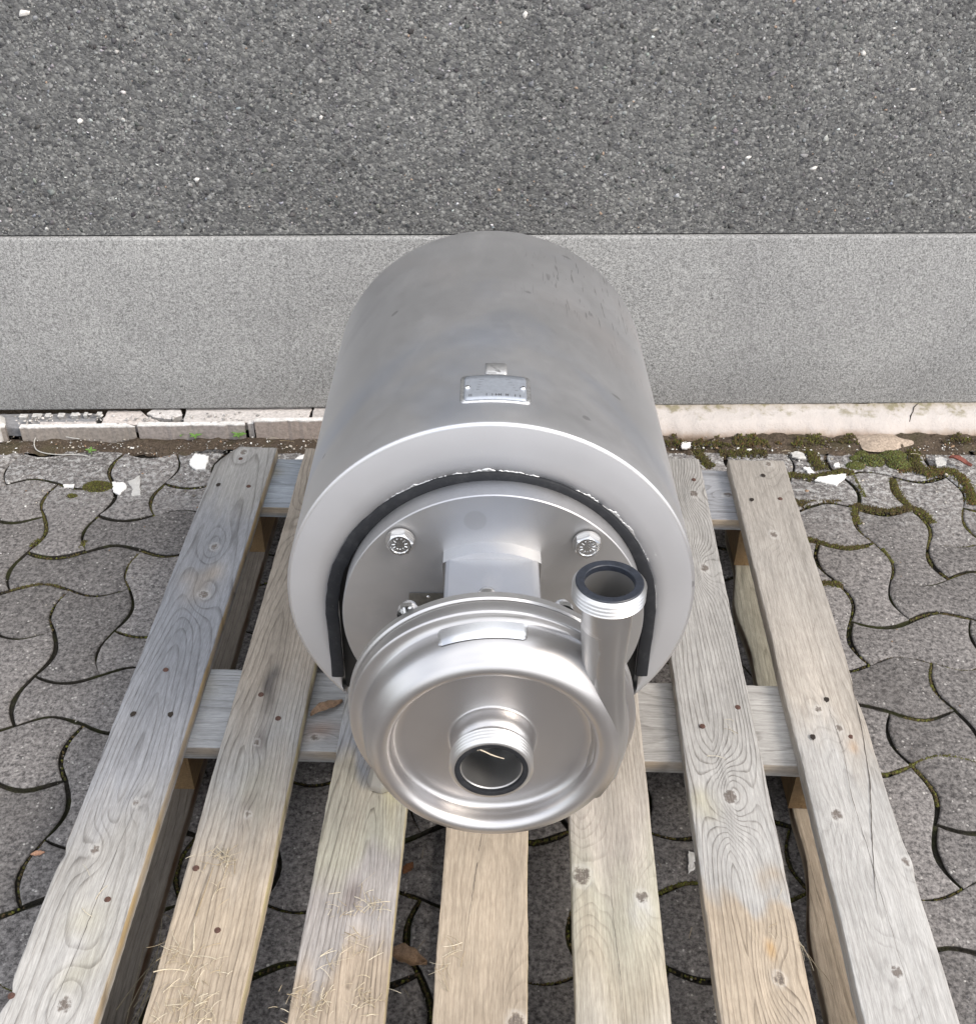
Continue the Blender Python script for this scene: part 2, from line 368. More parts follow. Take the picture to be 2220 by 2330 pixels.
def soilm(name, a, b, green=.0):
    t = NT(name); v = t.geo(); n1 = t.noise(v, 230, 4, .75); n2 = t.noise(v, 14, 4, .6)
    col = t.mix(t.mr(n1, .3, .7), a, b)
    if green: col = t.mix(t.mr(n2, .50, .62, 0, green), col, (.055, .062, .018))
    return t.fin(col, .95, 0, t.bump(n1, 1.0, .004), .2)
M['bed'] = soilm('joint_sand', (.012, .011, .009), (.055, .050, .042), .6)
M['soil'] = soilm('dark_soil', (.030, .022, .016), (.15, .115, .085), .25)
M['ground'] = soilm('ground_earth', (.10, .095, .09), (.22, .21, .20))
def vcol(name, rough=.8, bs=300, b=.4, metal=0.0, amp=.25, trans=False):
    t = NT(name); a = t.n('Attribute'); a.attribute_name = 'col'; n_ = t.noise(t.geo(), bs, 3, .6)
    col = t.mix(1.0, a.outputs['Color'], t.mix(t.mr(n_, .3, .7), (1-amp,)*3, (1+amp,)*3), 'MULTIPLY')
    return t.fin(col, rough, metal, t.bump(n_, b, .0015), .3)
M['stone'] = vcol('stone_chips'); M['moss'] = vcol('moss_tufts', .9, 900, .2); M['straw'] = vcol('dry_straw', .6, 600, .1)
M['leaf'] = vcol('leaf_tissue', .55, 500, .2); M['tile'] = vcol('broken_tile_body', .75, 160, .8, amp=.22)
M['white'] = simple('white_plaster', (.80, .79, .77), .7, ns=150, amp=.06, bump=.6)
M['greychip'] = simple('grey_render_chip', (.50, .49, .47), .8, ns=120, amp=.12, bump=.6)
M['mortar'] = None
def mortar():
    t = NT('pale_mortar'); v = t.geo(); n1 = t.noise(v, 40, 5, .65); n2 = t.noise(v, 260, 3, .6); sx = t.n('SeparateXYZ'); t.L(v, sx.inputs[0])
    z = t.math('ADD', sx.outputs['Z'], t.math('MULTIPLY', t.math('SUBTRACT', n1, .5), .022))
    col = t.ramp(t.mr(z, 0.0, .05), [(0, (.20, .15, .11)), (.16, (.38, .31, .26)), (.35, (.47, .425, .395)), (.7, (.50, .465, .44)), (.88, (.33, .29, .235)), (1, (.24, .215, .16))])
    col = t.mix(t.mr(n2, .6, .75, 0, .35), col, (.35, .31, .27))
    gr = t.math('MULTIPLY', t.mr(n1, .52, .62, 0, .5), t.mr(z, .033, .040)); col = t.mix(gr, col, (.16, .15, .06))
    return t.fin(col, .85, 0, t.bump(t.math('ADD', n1, t.math('MULTIPLY', n2, .3)), .9, .004), .25)
M['mortar'] = mortar()
M['sand'] = simple('spilled_mortar', (.36, .29, .23), .95, ns=200, amp=.4, bump=1.0)

# ------------------------------------------------------------------ ground and paving
PSI = rad(3.6)
gr = build('ground', [(-60, -60, -.045), (60, -60, -.045), (60, 60, -.045), (-60, 60, -.045)], [(0, 1, 2, 3)], M['ground']); tag(gr, kind='structure')
P0 = np.array((.685, -.144)); EX = np.array((.1010, .0062)); EY = np.array((-.0062, .1023))
def edge_y(x): return .217 + .042*x
nb = Noise2(3, 12, 2, 30)
gx = np.linspace(-2.7, 2.7, 400); gy = np.linspace(-2.4, .20, 200)
XX, YY = np.meshgrid(gx, gy)
YY = YY + (YY-YY.min())/(YY.max()-YY.min())*(.042*XX+.012)
ZZ = -.0095 + .0012*nb(XX, YY)
V = np.stack([XX, YY, ZZ], -1).reshape(-1, 3); nx = len(gx)
ii = (np.arange(len(gy)-1)[:, None]*nx + np.arange(nx-1)[None]).ravel()
pavement = build('pavement', V, np.stack([ii, ii+1, ii+nx+1, ii+nx], 1), M['bed'], smooth=True); tag(pavement, kind='structure')
A_ = .0165
def edge_pts(i, j, horiz, n=9):
    a = P0 + i*EX + j*EY; b = a + (EX if horiz else EY); sg = -1 if (i+j) % 2 == 0 else 1
    nrm = EY/np.linalg.norm(EY)*sg if horiz else -EX/np.linalg.norm(EX)*sg
    s = np.linspace(0, 1, n)
    return a + np.outer(s, b-a) + np.outer(np.sin(np.pi*s)*A_, nrm)
def domino(i, j, kind):
    if kind == 'H': segs = [(i, j, 1, 1), (i+1, j, 1, 1), (i+2, j, 0, 1), (i+1, j+1, 1, -1), (i, j+1, 1, -1), (i, j, 0, -1)]
    elif kind == 'V': segs = [(i, j, 1, 1), (i+1, j, 0, 1), (i+1, j+1, 0, 1), (i, j+2, 1, -1), (i, j+1, 0, -1), (i, j, 0, -1)]
    else: segs = [(i, j, 1, 1), (i+1, j, 0, 1), (i, j+1, 1, -1), (i, j, 0, -1)]
    P = []
    for (a, b, h, d) in segs:
        e = edge_pts(a, b, bool(h)); e = e if d > 0 else e[::-1]; P += list(e[:-1])
    return np.array(P)
def inset(P, d):
    nx_ = np.roll(P, -1, 0)-np.roll(P, 1, 0); nx_ /= np.linalg.norm(nx_, axis=1)[:, None]
    return P + np.stack([-nx_[:, 1], nx_[:, 0]], 1)*d
def paver_mesh(P, bev=.0028):
    c = P.mean(0); n = len(P); rs = np.random.default_rng(int(abs(P[0, 0]*1000))+n); w = rs.normal(0, 1, n); w = (np.roll(w, 1)+2*w+np.roll(w, -1))/4; ins = (.0031+.0010*w)[:, None]
    rings = [(inset(P, ins), -.04), (inset(P, ins), -bev), (inset(P, ins+bev*.45), -bev*.3), (inset(P, ins+bev*1.2), 0.0)]
    V = []
    for Q, z in rings: V += [(x, y, z) for x, y in Q]
    Fc = []
    for k in range(3):
        for q in range(n): Fc.append((k*n+q, k*n+(q+1) % n, (k+1)*n+(q+1) % n, (k+1)*n+q))
    Fc.append(tuple(3*n+q for q in range(n)))
    return V, Fc
def dirty_sides(o):
    fix_normals(o); autosmooth(o, 50); o.data.materials.append(M['bed'])
    for f in o.data.polygons:
        if abs(f.normal.z) < .30: f.material_index = 1
cache = {}
stones = []
far = []
for i in range(-36, 24):
    for j in range(-24, 6):
        k = (i-j) % 4
        if k == 1: kind = 'H'       # V(i+1,j) missing: i+1-j = 2
        elif k == 0: kind = 'V'     # H(i,j+1) missing: i-j-1 = 3
        else: continue
        c = P0 + (i+(1 if kind == 'H' else .5))*EX + (j+(.5 if kind == 'H' else 1))*EY
        if abs(c[0]) > 2.55 or c[1] < -2.3: continue
        if (i, j) == (-1, 2) and kind == 'H': lst = [(i, j, 'S'), (i+1, j, 'S')]
        else: lst = [(i, j, kind)]
        for (a, b, kd) in lst:
            P = domino(a, b, kd); lim = edge_y(P[:, 0])
            if (P[:, 1] < lim).sum() < 4: continue
            if (P[:, 1] > lim).any():
                P = P.copy(); P[:, 1] = np.minimum(P[:, 1], lim+.0)
                q = np.ones(len(P), bool); at = P[:, 1] >= edge_y(P[:, 0])-1e-9
                if (P[:, 1].max()-P[:, 1].min()) < .025: continue
                mode = 'cut'
            else: mode = kd
            near = (-1.38 < c[0] < 1.38) and c[1] > -1.28
            stones.append((a, b, mode, P, c, near))
n_near = 0
FV, FF = [], []
for (a, b, mode, P, c, near) in stones:
    dz = random.gauss(0, .0011); cc = P.mean(0); sh = (random.gauss(0, .0014), random.gauss(0, .0016)); rz = random.gauss(0, .009)
    if near:
        if mode in ('H', 'V') and mode in cache: me = cache[mode]
        else:
            V, Fc = paver_mesh(P-cc); o = build('paving_stone', V, Fc, M['paver']); dirty_sides(o); me = o.data
            bpy.data.objects.remove(o)
            if mode in ('H', 'V'): cache[mode] = me
        o = bpy.data.objects.new('paving_stone', me); COL.objects.link(o); o.parent = pavement
        o.location = (cc[0]+sh[0], cc[1]+sh[1], dz); o.rotation_euler = (random.gauss(0, .006), random.gauss(0, .006), rz); n_near += 1
    else:
        V, Fc = paver_mesh(P); k0 = len(FV); FV += [(x, y, z+dz) for x, y, z in V]; FF += [tuple(q+k0 for q in f) for f in Fc]
o = build('paving_stones', FV, FF, M['paver'], pavement); dirty_sides(o); tag(o, kind='stuff')

# soil strip in the gutter between paving and ledge
def ledge_y(x): return .270 + math.tan(PSI)*x
ns_ = Noise2(11, 14, 4, 60)
us = np.linspace(-2.7, 2.7, 700); wsn = np.linspace(0, 1, 22)
UU, WW = np.meshgrid(us, wsn)
y0_ = edge_y(UU) - .012 + .006*ns_(UU*2, 0*UU+3); y1_ = .285 + math.tan(PSI)*UU
Y = y0_ + (y1_-y0_)*WW
Z = -.006 + .011*np.sin(np.pi*np.clip(WW*1.0, 0, 1))**.7*(1+.35*ns_(UU, Y)) + .0012*ns_(UU*6, Y*6)
Z += np.where(UU > .3, .004, 0)*np.sin(np.pi*WW)
V = np.stack([UU, Y, Z], -1).reshape(-1, 3); nx = len(us)
ii = (np.arange(len(wsn)-1)[:, None]*nx + np.arange(nx-1)[None]).ravel()
tag(build('soil', V, np.stack([ii, ii+1, ii+nx+1, ii+nx], 1), M['soil'], smooth=True), 'strip of dark crumbly soil along the foot of the wall', 'soil', kind='stuff')

# ------------------------------------------------------------------ wall
wall = empty('wall', (0, .32, 0), PSI)
tag(wall, 'grey concrete wall with exposed pebble panel above a smooth plinth', 'wall')
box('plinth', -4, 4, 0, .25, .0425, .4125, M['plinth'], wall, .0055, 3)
box('pebble_panel', -4, 4, .0085, .25, .4150, 3.0, M['aggregate'], wall, .002, 2)
box('joint', -4, 4, .012, .24, .402, .425, M['black'], wall)
box('footing', -4, 4, .018, .24, -.04, .06, M['soil'], wall)
# loose pebbles standing proud in the panel
n_ = 15000
X_ = RNG.uniform(-1.35, 1.35, n_); Z_ = RNG.uniform(.424, 1.02, n_); S_ = np.clip(RNG.lognormal(math.log(.0017), .42, n_), .0010, .0052)
g_ = RNG.uniform(0, 1, n_); base = np.interp(g_, [0, .35, .7, .93, .985, 1], [.045, .09, .17, .27, .40, .72])
C_ = np.stack([base, base, base*1.0], 1)*(1+RNG.normal(0, .03, (n_, 3))); wm = RNG.uniform(0, 1, n_) < .012
C_[wm] = np.array((.34, .25, .19)); bl = RNG.uniform(0, 1, n_) < .06; C_[bl] *= np.array((.92, .97, 1.06))
V, Fc, CC = blobs(np.stack([X_, np.full(n_, .0085), Z_], 1), S_, C_, 1, .55)
o = build('pebble', V, Fc, M['stone'], wall, cols=np.clip(CC, .01, .9), smooth=True); tag(o, kind='stuff')
big = [(-.80, .80, .0065, .72), (-.745, .625, .0045, .75), (-.60, .66, .0035, .5), (.02, .80, .0045, .6), (.55, .54, .005, .7), (.60, .74, .004, .55), (.70, .68, .004, .5), (-.56, .52, .004, .75), (.43, .56, .0038, .7), (-.33, .63, .0035, .6), (-.66, .74, .0045, .4)]
V, Fc, CC = blobs(np.array([(x, .0075, z) for x, z, s, c in big]), [s for *_, s, c in big], np.array([(c, c*.97, c*.92) for *_, c in big]), 1, .6)
o = build('pale_pebble', V, Fc, M['stone'], wall, cols=CC, smooth=True); tag(o, kind='stuff')

# ledge: broken tiles on the left, mortar fillet on the right (local wall frame: front face at y=-.05)
def rough_slab(name, poly, z0, z1, front, side, parent, mat=M['tile'], tilt=(0, 0, 0), loc=(0, 0, 0), bev=.0016, seed=0, topcol=None, step=.008, rag=.0007):
    """slab with ragged outline: poly (x,y), colours by face height"""
    rs = random.Random(seed); P = []
    for k in range(len(poly)):
        a = np.array(poly[k]); b = np.array(poly[(k+1) % len(poly)]); L = np.linalg.norm(b-a); n = max(1, int(L/step))
        for q in range(n):
            p = a+(b-a)*q/n + (np.array([rs.gauss(0, rag), rs.gauss(0, rag)]) if q else 0); P.append(p)
    P = np.array(P); n = len(P); c = P.mean(0); d = c-P; L = np.linalg.norm(d, axis=1, keepdims=True); Q = P + d/L*bev; Q2 = P+d/L*.012*np.minimum(1, L/.03)
    zz = lambda amp: np.array([rs.gauss(0, amp) for _ in range(n)])
    rings = [(P + d/L*.001, np.full(n, z0), side), (P + d/L*.0008, np.full(n, z1-max(.0042, bev*1.6))+zz(.0006), side), (P, np.full(n, z1-bev)+zz(.0003), front), (Q, np.full(n, z1)+zz(.0002), topcol or front), (Q2, np.full(n, z1)+zz(.0003), topcol or front)]
    V, C = [], []
    for A, z, col in rings:
        V += [(x, y, w) for (x, y), w in zip(A, z)]; C += [col]*n
    V.append((c[0], c[1], z1)); C.append(topcol or front); Fc = []
    for k in range(4):
        for q in range(n): Fc.append((k*n+q, k*n+(q+1) % n, (k+1)*n+(q+1) % n, (k+1)*n+q))
    for q in range(n): Fc.append((4*n+q, 4*n+(q+1) % n, 5*n))
    Fc.append(tuple(range(n))[::-1])
    o = build(name, V, Fc, mat, parent, cols=np.array(C)); fix_normals(o); o.rotation_euler = tilt; o.location = loc
    return o
ledge = empty('tile_ledge', (0, .32, 0), PSI)
tag(ledge, 'row of cracked pinkish grey tiles at the wall foot left of the pump', 'tile ledge')
PK, BR, WH = (.52, .49, .47), (.265, .235, .21), (.70, .68, .655)
def up_tile(x0, x1, h, y0=-.053, seed=0, cut=None, br=BR):
    poly = [(x0, y0), (x1, y0+.001), (x1-.002 if cut is None else x1-cut, y0+.012), (x0+.001, y0+.011)]
    return rough_slab('tile', poly, -.02, h, WH, br, ledge, seed=seed, bev=.0012)
up_tile(-.972, -.742, .0365, seed=1, cut=.02); up_tile(-.738, -.523, .0390, -.0535, 2, br=(.30, .265, .245))
up_tile(-.519, -.507, .037, -.046, 3, br=(.42, .39, .37)); up_tile(-.504, -.358, .0475, -.054, 4, br=(.33, .28, .25)); up_tile(-.355, -.20, .047, -.052, 5)
up_tile(-1.24, -1.0, .037, -.052, 6); up_tile(-1.55, -1.243, .036, -.053, 7); up_tile(-1.9, -1.553, .038, -.052, 8)
def flat_tile(poly, z, col, seed, th=.02, top=None, tilt=(0, 0, 0)):
    return rough_slab('tile', poly, z-th, z, col, tuple(c*.6 for c in col), ledge, seed=seed, topcol=top or col, tilt=tilt)
flat_tile([(-1.9, -.040), (-.835, -.040), (-.828, .010), (-1.9, .012)], .028, (.26, .26, .27), 11)
flat_tile([(-.935, -.041), (-.822, -.041), (-.824, -.031), (-.937, -.030)], .0345, (.52, .48, .46), 12)
flat_tile([(-.815, -.040), (-.69, -.040), (-.700, -.028), (-.725, -.012), (-.745, .012), (-.812, .012)], .0335, (.56, .51, .485), 13, top=(.58, .53, .50))
flat_tile([(-.728, -.006), (-.705, -.022), (-.675, -.028), (-.655, -.014), (-.662, .008), (-.72, .008)], .0385, (.60, .57, .55), 14)
flat_tile([(-.648, -.040), (-.50, -.040), (-.40, -.036), (-.395, .013), (-.652, .013)], .037, (.56, .525, .50), 15)
flat_tile([(-.392, -.038), (-.21, -.038), (-.21, .013), (-.39, .013)], .040, (.45, .42, .40), 16)
for q in range(7):      # crumbs of mortar under the plinth
    x = -.985+q*.026; w = .017-.0011*q+.004*math.sin(q*2.1)
    flat_tile([(x, -.012), (x+w, -.013), (x+w, -.001), (x, -.001)], .036+.0006*q, (.50, .49, .47), 30+q, .01)
# mortar crumbs on the ledge
P = []; 
for q in range(260):
    P.append((random.uniform(-.99, -.22), random.uniform(-.045, -.006), .034+random.uniform(-.004, .006)))
V, Fc, CC = blobs(np.array(P), RNG.uniform(.001, .0035, 260), np.clip(RNG.normal(.45, .12, (260, 1)), .15, .8)*np.array([[1, .95, .9]]), 2, .6)
tag(build('mortar_crumbs', V, Fc, M['stone'], ledge, cols=CC), kind='stuff')
chunk = rough_slab('broken_stone', [(-.030, -.020), (-.012, -.030), (.008, -.022), (.013, .0), (.004, .022), (-.006, .030), (-.03, .028)], -.004, .032, (.62, .61, .58), (.42, .40, .37), None, M['greychip'], loc=(-1.013, .222, .008), bev=.007, seed=21)
tag(chunk, 'pale rounded lump of stone leaning on the tile ledge at the far left', 'stone')

fil = []; cols = []
xs = np.linspace(-.21, 2.6, 560); nf = Noise2(5, 14, 3, 50); nf2 = Noise2(6, 14, 8, 120)
prof = [(-.064, -.012), (-.060, .004), (-.055, .014), (-.048, .024), (-.038, .031), (-.026, .0345), (-.014, .037), (-.006, .040), (.004, .043)]
for x in xs:
    for k, (y, z) in enumerate(prof):
        a = 1-.8*(k/8); dy = .0022*a*float(nf(x, k*.01)) + .0007*float(nf2(x, k*.02)); dz = .0016*float(nf(x+9, k*.01))*(.4+a) + .0006*float(nf2(x+5, k*.02))
        bump_ = .016*math.exp(-((x-.775)/.05)**2)*a + .010*math.exp(-((x-.66)/.04)**2)*a*(k < 3)
        fil.append((x, y+dy-bump_, z+dz))
kk = len(prof); Fc = [(i*kk+q, i*kk+q+1, (i+1)*kk+q+1, (i+1)*kk+q) for i in range(len(xs)-1) for q in range(kk-1)]
Fc += [tuple(range(kk)), tuple((len(xs)-1)*kk+q for q in range(kk))[::-1]]
skirt = build('mortar_fillet', fil, Fc, M['mortar'], None, smooth=True); fix_normals(skirt); skirt.location = (0, .32, 0); skirt.rotation_euler = (0, 0, PSI)
tag(skirt, 'continuous pinkish white mortar fillet along the wall foot right of the pump', 'mortar fillet')
# the crack in the fillet
pts = [(.862, -.002, .0445), (.850, -.012, .0405), (.846, -.022, .0375), (.838, -.034, .0345), (.833, -.046, .0275)]
tube('crack', pts, [.0006, .0010, .0008, .0011, .0006], M['hole'], skirt, 6)
sp = build('sand_patch', *(lambda n: ([(0, 0, .011)] + [(math.cos(a)*(.058+.012*math.sin(3*a+1))*r, math.sin(a)*(.034+.006*math.sin(2*a))*r, .011*(1-r*r)+.0015*math.sin(9*a)*r*(1-r)) for r in (.33, .66, 1) for a in np.linspace(0, 2*math.pi, n, endpoint=False)],
        [(0, 1+q, 1+(q+1) % n) for q in range(n)] + [(1+k*n+q, 1+(k+1)*n+q, 1+(k+1)*n+(q+1) % n, 1+k*n+(q+1) % n) for k in range(2) for q in range(n)]))(36), M['sand'], smooth=True)
fix_normals(sp); sp.location = (.768, .276, .008)
tag(sp, 'beige heap of spilled mortar in front of the white fillet on the right', 'mortar heap')

# ------------------------------------------------------------------ pallet
ZD = .144
GREY, BLUE, DKB, TAN, GRN, LGT, ORG, MAU, BRN = [np.array(c) for c in ((.37, .36, .345), (.295, .30, .318), (.245, .253, .275), (.46, .385, .30), (.44, .42, .345), (.48, .47, .455), (.40, .325, .255), (.38, .355, .34), (.33, .29, .245))]
YEL = np.array((.54, .46, .27)); FRESH = np.array((.50, .37, .20))
pallet = empty('pallet', (0, -.6, 0))
tag(pallet, 'weathered grey wooden pallet with seven deck boards under the steel pump', 'pallet')
def plank(name, W, L, T, tone, mat, along='y', pith=(.5, .03), k=6.0, freq=170, knots=(), seed=0, left=None, right=None, edge=None, res=.0055, patches=(), arch=0.0, front=None, bev=.002, ring=.6):
    """local: w in [0,W] across, s in [-L,0] along (0 = far end), top at z=T. returns verts etc. in metres"""
    nz = Noise2(seed+100, 12, 1.2, 14); ne = Noise2(seed+200, 10, 3, 40); nt = Noise2(seed+300, 10, 1.5, 12); nu = Noise2(seed+400, 10, 10, 60)
    S = np.linspace(-L, 0, int(L/res)+1); nw = max(10, int(W/.0042))
    prof = [(0, 0.0, 0), (0, T*.5, 1), (0, T-bev, 1), (bev*.35, T-bev*.3, 2)] + [(bev+(W-2*bev)*q/nw, T, 2) for q in range(nw+1)] + [(W-bev*.35, T-bev*.3, 2), (W, T-bev, 3), (W, T*.5, 3), (W, 0.0, 0)]
    pw = np.array([p[0] for p in prof]); pz = np.array([p[1] for p in prof]); pk = np.array([p[2] for p in prof]); m_ = len(prof)
    SS, PW = np.meshgrid(S, pw, indexing='ij'); PZ = np.repeat(pz[None], len(S), 0)
    w = PW.copy(); e0 = .00035*ne(SS*.5, 0*SS) + .00015*nu(SS*2, 0*SS); e1 = .00035*ne(SS*.5, 0*SS+5) + .00015*nu(SS*2, 0*SS+5)
    if edge is not None:
        a0, a1 = edge(S); e0 = e0 + a0[:, None]; e1 = e1 + a1[:, None]
    w = w + e0*(1-PW/W) + e1*(PW/W)
    z = PZ + np.where(pk[None] >= 2, .0005*ne(SS, PW*3)-.0003*np.abs(nu(SS, PW*4)), 0)
    # grain field
    x = w - pith[0]*W
    g = np.sqrt(x**2 + pith[1]**2)*freq + k*(SS+L/2)*(1.0) + 1.0*nz(SS*.22, w*1.6) + .16*nz(SS*1.6+3, w*6)
    if arch: g = g + arch*np.exp(-(x/(W*.22))**2)*(np.sin(SS*7.0+seed)*1.0)
    K = np.zeros_like(g)
    for (kw, ks, kr, ka) in knots:
        r2 = ((w-kw)**2 + ((SS-ks)*.45)**2)
        g = g + ka*np.exp(-r2/(2*(kr*1.9)**2)); rr = np.sqrt((w-kw)**2 + ((SS-ks)*.8)**2)
        K = np.maximum(K, np.exp(-(rr/kr)**4)); z = np.where(pk[None] >= 2, z + .0009*np.exp(-(rr/(kr*1.8))**2), z)
    col = np.zeros(SS.shape+(3,))
    ys = np.array([t[0] for t in tone][::-1]); cs = np.array([t[1] for t in tone][::-1])
    sn = SS + .020*nt(SS*.4, w*3) + .008*nu(SS*.3, w*2)
    for c in range(3): col[..., c] = np.interp(sn, ys, cs[:, c])
    for (cw, cs_, rw, rs_, cc, st) in patches:
        f = np.exp(-(((w-cw)/rw)**2 + ((SS-cs_)/rs_)**2)**1.5)*st
        f = np.clip(f*(1+.5*nt(SS*3, w*6)), 0, 1); col = col*(1-f[..., None]) + np.asarray(cc)*f[..., None]
    col *= (1+.05*nt(SS*.6, w*6))[..., None]
    for side, sc_ in ((1, left), (3, right)):
        if sc_ is not None:
            f = (pk[None] == side)*(.75+.25*np.clip(nt(SS*2, 0*w), -1, 1)); col = col*(1-f[..., None])+np.asarray(sc_)*f[..., None]
        else: col = np.where((pk[None] == side)[..., None], col*np.array((.92, .88, .82)), col)
    if front is not None:
        pass
    n_ = len(S); X, Y, Zc = w, SS, z
    V = np.stack([X, Y, Zc], -1).reshape(-1, 3)
    if along == 'x': V = np.stack([V[:, 1], V[:, 0], V[:, 2]], 1)
    g_ = g.reshape(-1); C = col.reshape(-1, 3); K_ = K.reshape(-1)
    i0 = (np.arange(n_-1)[:, None]*m_ + np.arange(m_-1)[None]).ravel()
    Q = np.stack([i0, i0+1, i0+m_+1, i0+m_], 1)
    if along == 'y': Q = Q[:, ::-1]
    # closing bottom and ends
    bot = np.stack([np.arange(n_-1)*m_, np.arange(1, n_)*m_, np.arange(1, n_)*m_+m_-1, np.arange(n_-1)*m_+m_-1], 1)
    o_faces = [tuple(f) for f in np.concatenate([Q, bot])] + [tuple(range(m_)), tuple(range((n_-1)*m_, n_*m_))[::-1]]
    o = build(name, V, o_faces, mat, None, cols=np.clip(C, .01, .9), attrs={'grain': g_, 'knot': K_, 'ring': np.full(len(g_), ring)})
    fix_normals(o); autosmooth(o, 45); return o
BW = .0995
def pos(x): return x
LX = [-.5, -.35, -.2, -.0505, .0995, .2505, .4005]      # left edges of the deck boards
def nl(x, i): return x - LX[i]
def edgeA(S): return (.030*np.clip((S+.055)/.055, 0, 1)**1.2 + .004*np.exp(-((S+.86)/.01)**2) + .006*np.exp(-((S+1.035)/.012)**2), 0*S)
def edgeG(S): return (0*S, -.004*np.exp(-((S+.56)/.02)**2) + .003*np.exp(-((S+.83)/.02)**2))
def edgeC(S): return (0*S, 0*S)
boards = [
 dict(tone=[(0, GREY), (-.12, GREY*.95), (-.22, BLUE), (-.40, DKB*1.12), (-.62, DKB*1.1), (-.74, BLUE*1.1), (-.86, GREY), (-.98, LGT*.98), (-1.2, LGT)], ring=.75, pith=(.45, .012), k=7, freq=100,
      knots=[(.051, -.283, .0075, 3.0), (.060, -.396, .008, 3.5), (.043, -.017, .008, 2), (.066, -.782, .005, 2), (.037, -.852, .0065, 3), (.065, -1.044, .009, 4)], left=GREY*.8, right=FRESH*.95, edge=edgeA,
      patches=[(.062, -.97, .030, .06, GRN, .5), (.05, -.36, .03, .05, TAN*.85, .35)], arch=2.5),
 dict(tone=[(0, BRN*1.15), (-.3, BRN), (-.55, BRN*1.12), (-.70, GREY*1.0), (-.82, (TAN+GREY)/2), (-.93, TAN), (-1.2, TAN*.95)], ring=.8, pith=(.35, .004), k=2, freq=140,
      knots=[(.046, -.680, .0045, 1.5), (.057, -.794, .004, 1.2), (.03, -.211, .008, 4)], right=YEL*.95, patches=[(.045, -.58, .010, .045, (.15, .135, .125), 1.0), (.05, -.675, .008, .022, (.2, .18, .17), .8), (.053, -.785, .008, .03, (.26, .22, .2), .7), (.05, -.76, .04, .05, GRN*.95, .3)]),
 dict(tone=[(0, GREY*.9), (-.64, GREY*.95), (-.70, BLUE*1.05), (-.735, (TAN+GRN)/2), (-.86, GRN), (-.90, MAU), (-.97, MAU*1.1), (-1.01, (ORG+TAN)/2*.98), (-1.2, TAN*.95)], ring=.9, pith=(.60, .006), k=9, freq=110, arch=4.0,
      right=YEL*1.05, patches=[(.055, -.72, .012, .035, BRN*1.1, .6), (.085, -.74, .018, .05, (.56, .50, .30), .7), (.05, -.905, .010, .025, (.24, .21, .20), .6), (.045, -.68, .02, .03, DKB*.9, .5)]),
 dict(tone=[(0, GREY), (-.74, TAN*1.02), (-.95, TAN*1.08), (-1.03, TAN*.85), (-1.2, TAN)], ring=.35, pith=(.50, .02), k=4, freq=70, knots=[(.088, -1.045, .010, 4)], arch=3, right=YEL*.95,
      patches=[(.05, -.83, .02, .06, TAN*.85, .35), (.015, -.76, .008, .02, YEL, .6)]),
 dict(tone=[(0, GREY), (-.66, (GREY+TAN)/2), (-.80, (TAN+LGT)/2), (-.90, GRN*1.04), (-1.0, (TAN+GRN)/2), (-1.2, LGT*.95)], ring=.4, pith=(.15, .010), k=2, freq=210,
      knots=[(.012, -.866, .0125, 7), (.080, -.892, .0085, 5)], patches=[(.075, -.91, .014, .02, LGT*1.1, .7)]),
 dict(tone=[(0, GREY*.95), (-.3, LGT*.93), (-.6, GREY*1.03), (-.80, LGT*.96), (-.865, LGT*.92), (-.885, TAN*1.02), (-1.0, TAN*1.05), (-1.2, (TAN+LGT)/2)], ring=.95, pith=(.40, .002), k=3, freq=195,
      knots=[(.050, -.745, .010, 11), (.069, -.986, .0075, 4), (.078, -.106, .009, 6), (.072, -.30, .008, 7)], left=BRN*1.1,
      patches=[(.045, -.70, .05, .035, LGT*1.08, .5), (.015, -.76, .02, .03, GRN, .5), (.066, -.952, .006, .012, (.50, .35, .20), .7), (.085, -.865, .02, .02, TAN, .5)]),
 dict(tone=[(0, (GREY+BRN)/2*1.06), (-.3, (LGT+BRN)/2), (-.58, (LGT+TAN)/2*.97), (-.68, LGT*.97), (-.85, LGT), (-1.2, LGT*1.02)], ring=.35, pith=(.72, .03), k=4, freq=110,
      knots=[(.069, -.012, .007, 3), (.045, -.212, .008, 3), (.060, -.626, .006, 2.5), (.040, -.593, .006, 2), (.027, -.768, .0085, 2.5), (.095, -.832, .006, 3), (.048, -.973, .0075, 3)], left=BRN*1.15, edge=edgeG, patches=[(.072, -.655, .008, .012, (.50, .32, .18), .6)]),
]
nails = [
 [(-.458, -.037), (-.480, -.117, 1), (-.428, -.118), (-.456, -.555), (-.478, -.639, 1), (-.428, -.638, 1), (-.428, -.918), (-.4945, -1.036)],
 [(-.315, -.596), (-.284, -.638), (-.338, -.873), (-.295, -.952), (-.315, -.05), (-.28, -.11)],
 [(-.18, -.05), (-.13, -.1), (-.18, -.57), (-.125, -.63)],
 [(-.02, -.05), (.03, -.1), (-.02, -.57), (.03, -.63)],
 [(.12, -.05), (.17, -.1), (.12, -.57), (.18, -.63)],
 [(.332, -.593), (.280, -.629), (.333, -.064), (.28, -.12)],
 [(.455, -.047, 1), (.424, -.119, 1), (.473, -.113), (.455, -.575, 1), (.423, -.643, 1), (.474, -.640)]]
def nail_mesh():
    bm = bmesh.new(); bmesh.ops.create_cone(bm, cap_ends=True, segments=10, radius1=.0041, radius2=.0035, depth=.0012)
    me = bpy.data.meshes.new('nail'); bm.to_mesh(me); bm.free(); me.materials.append(M['rust']); return me
NM = nail_mesh()
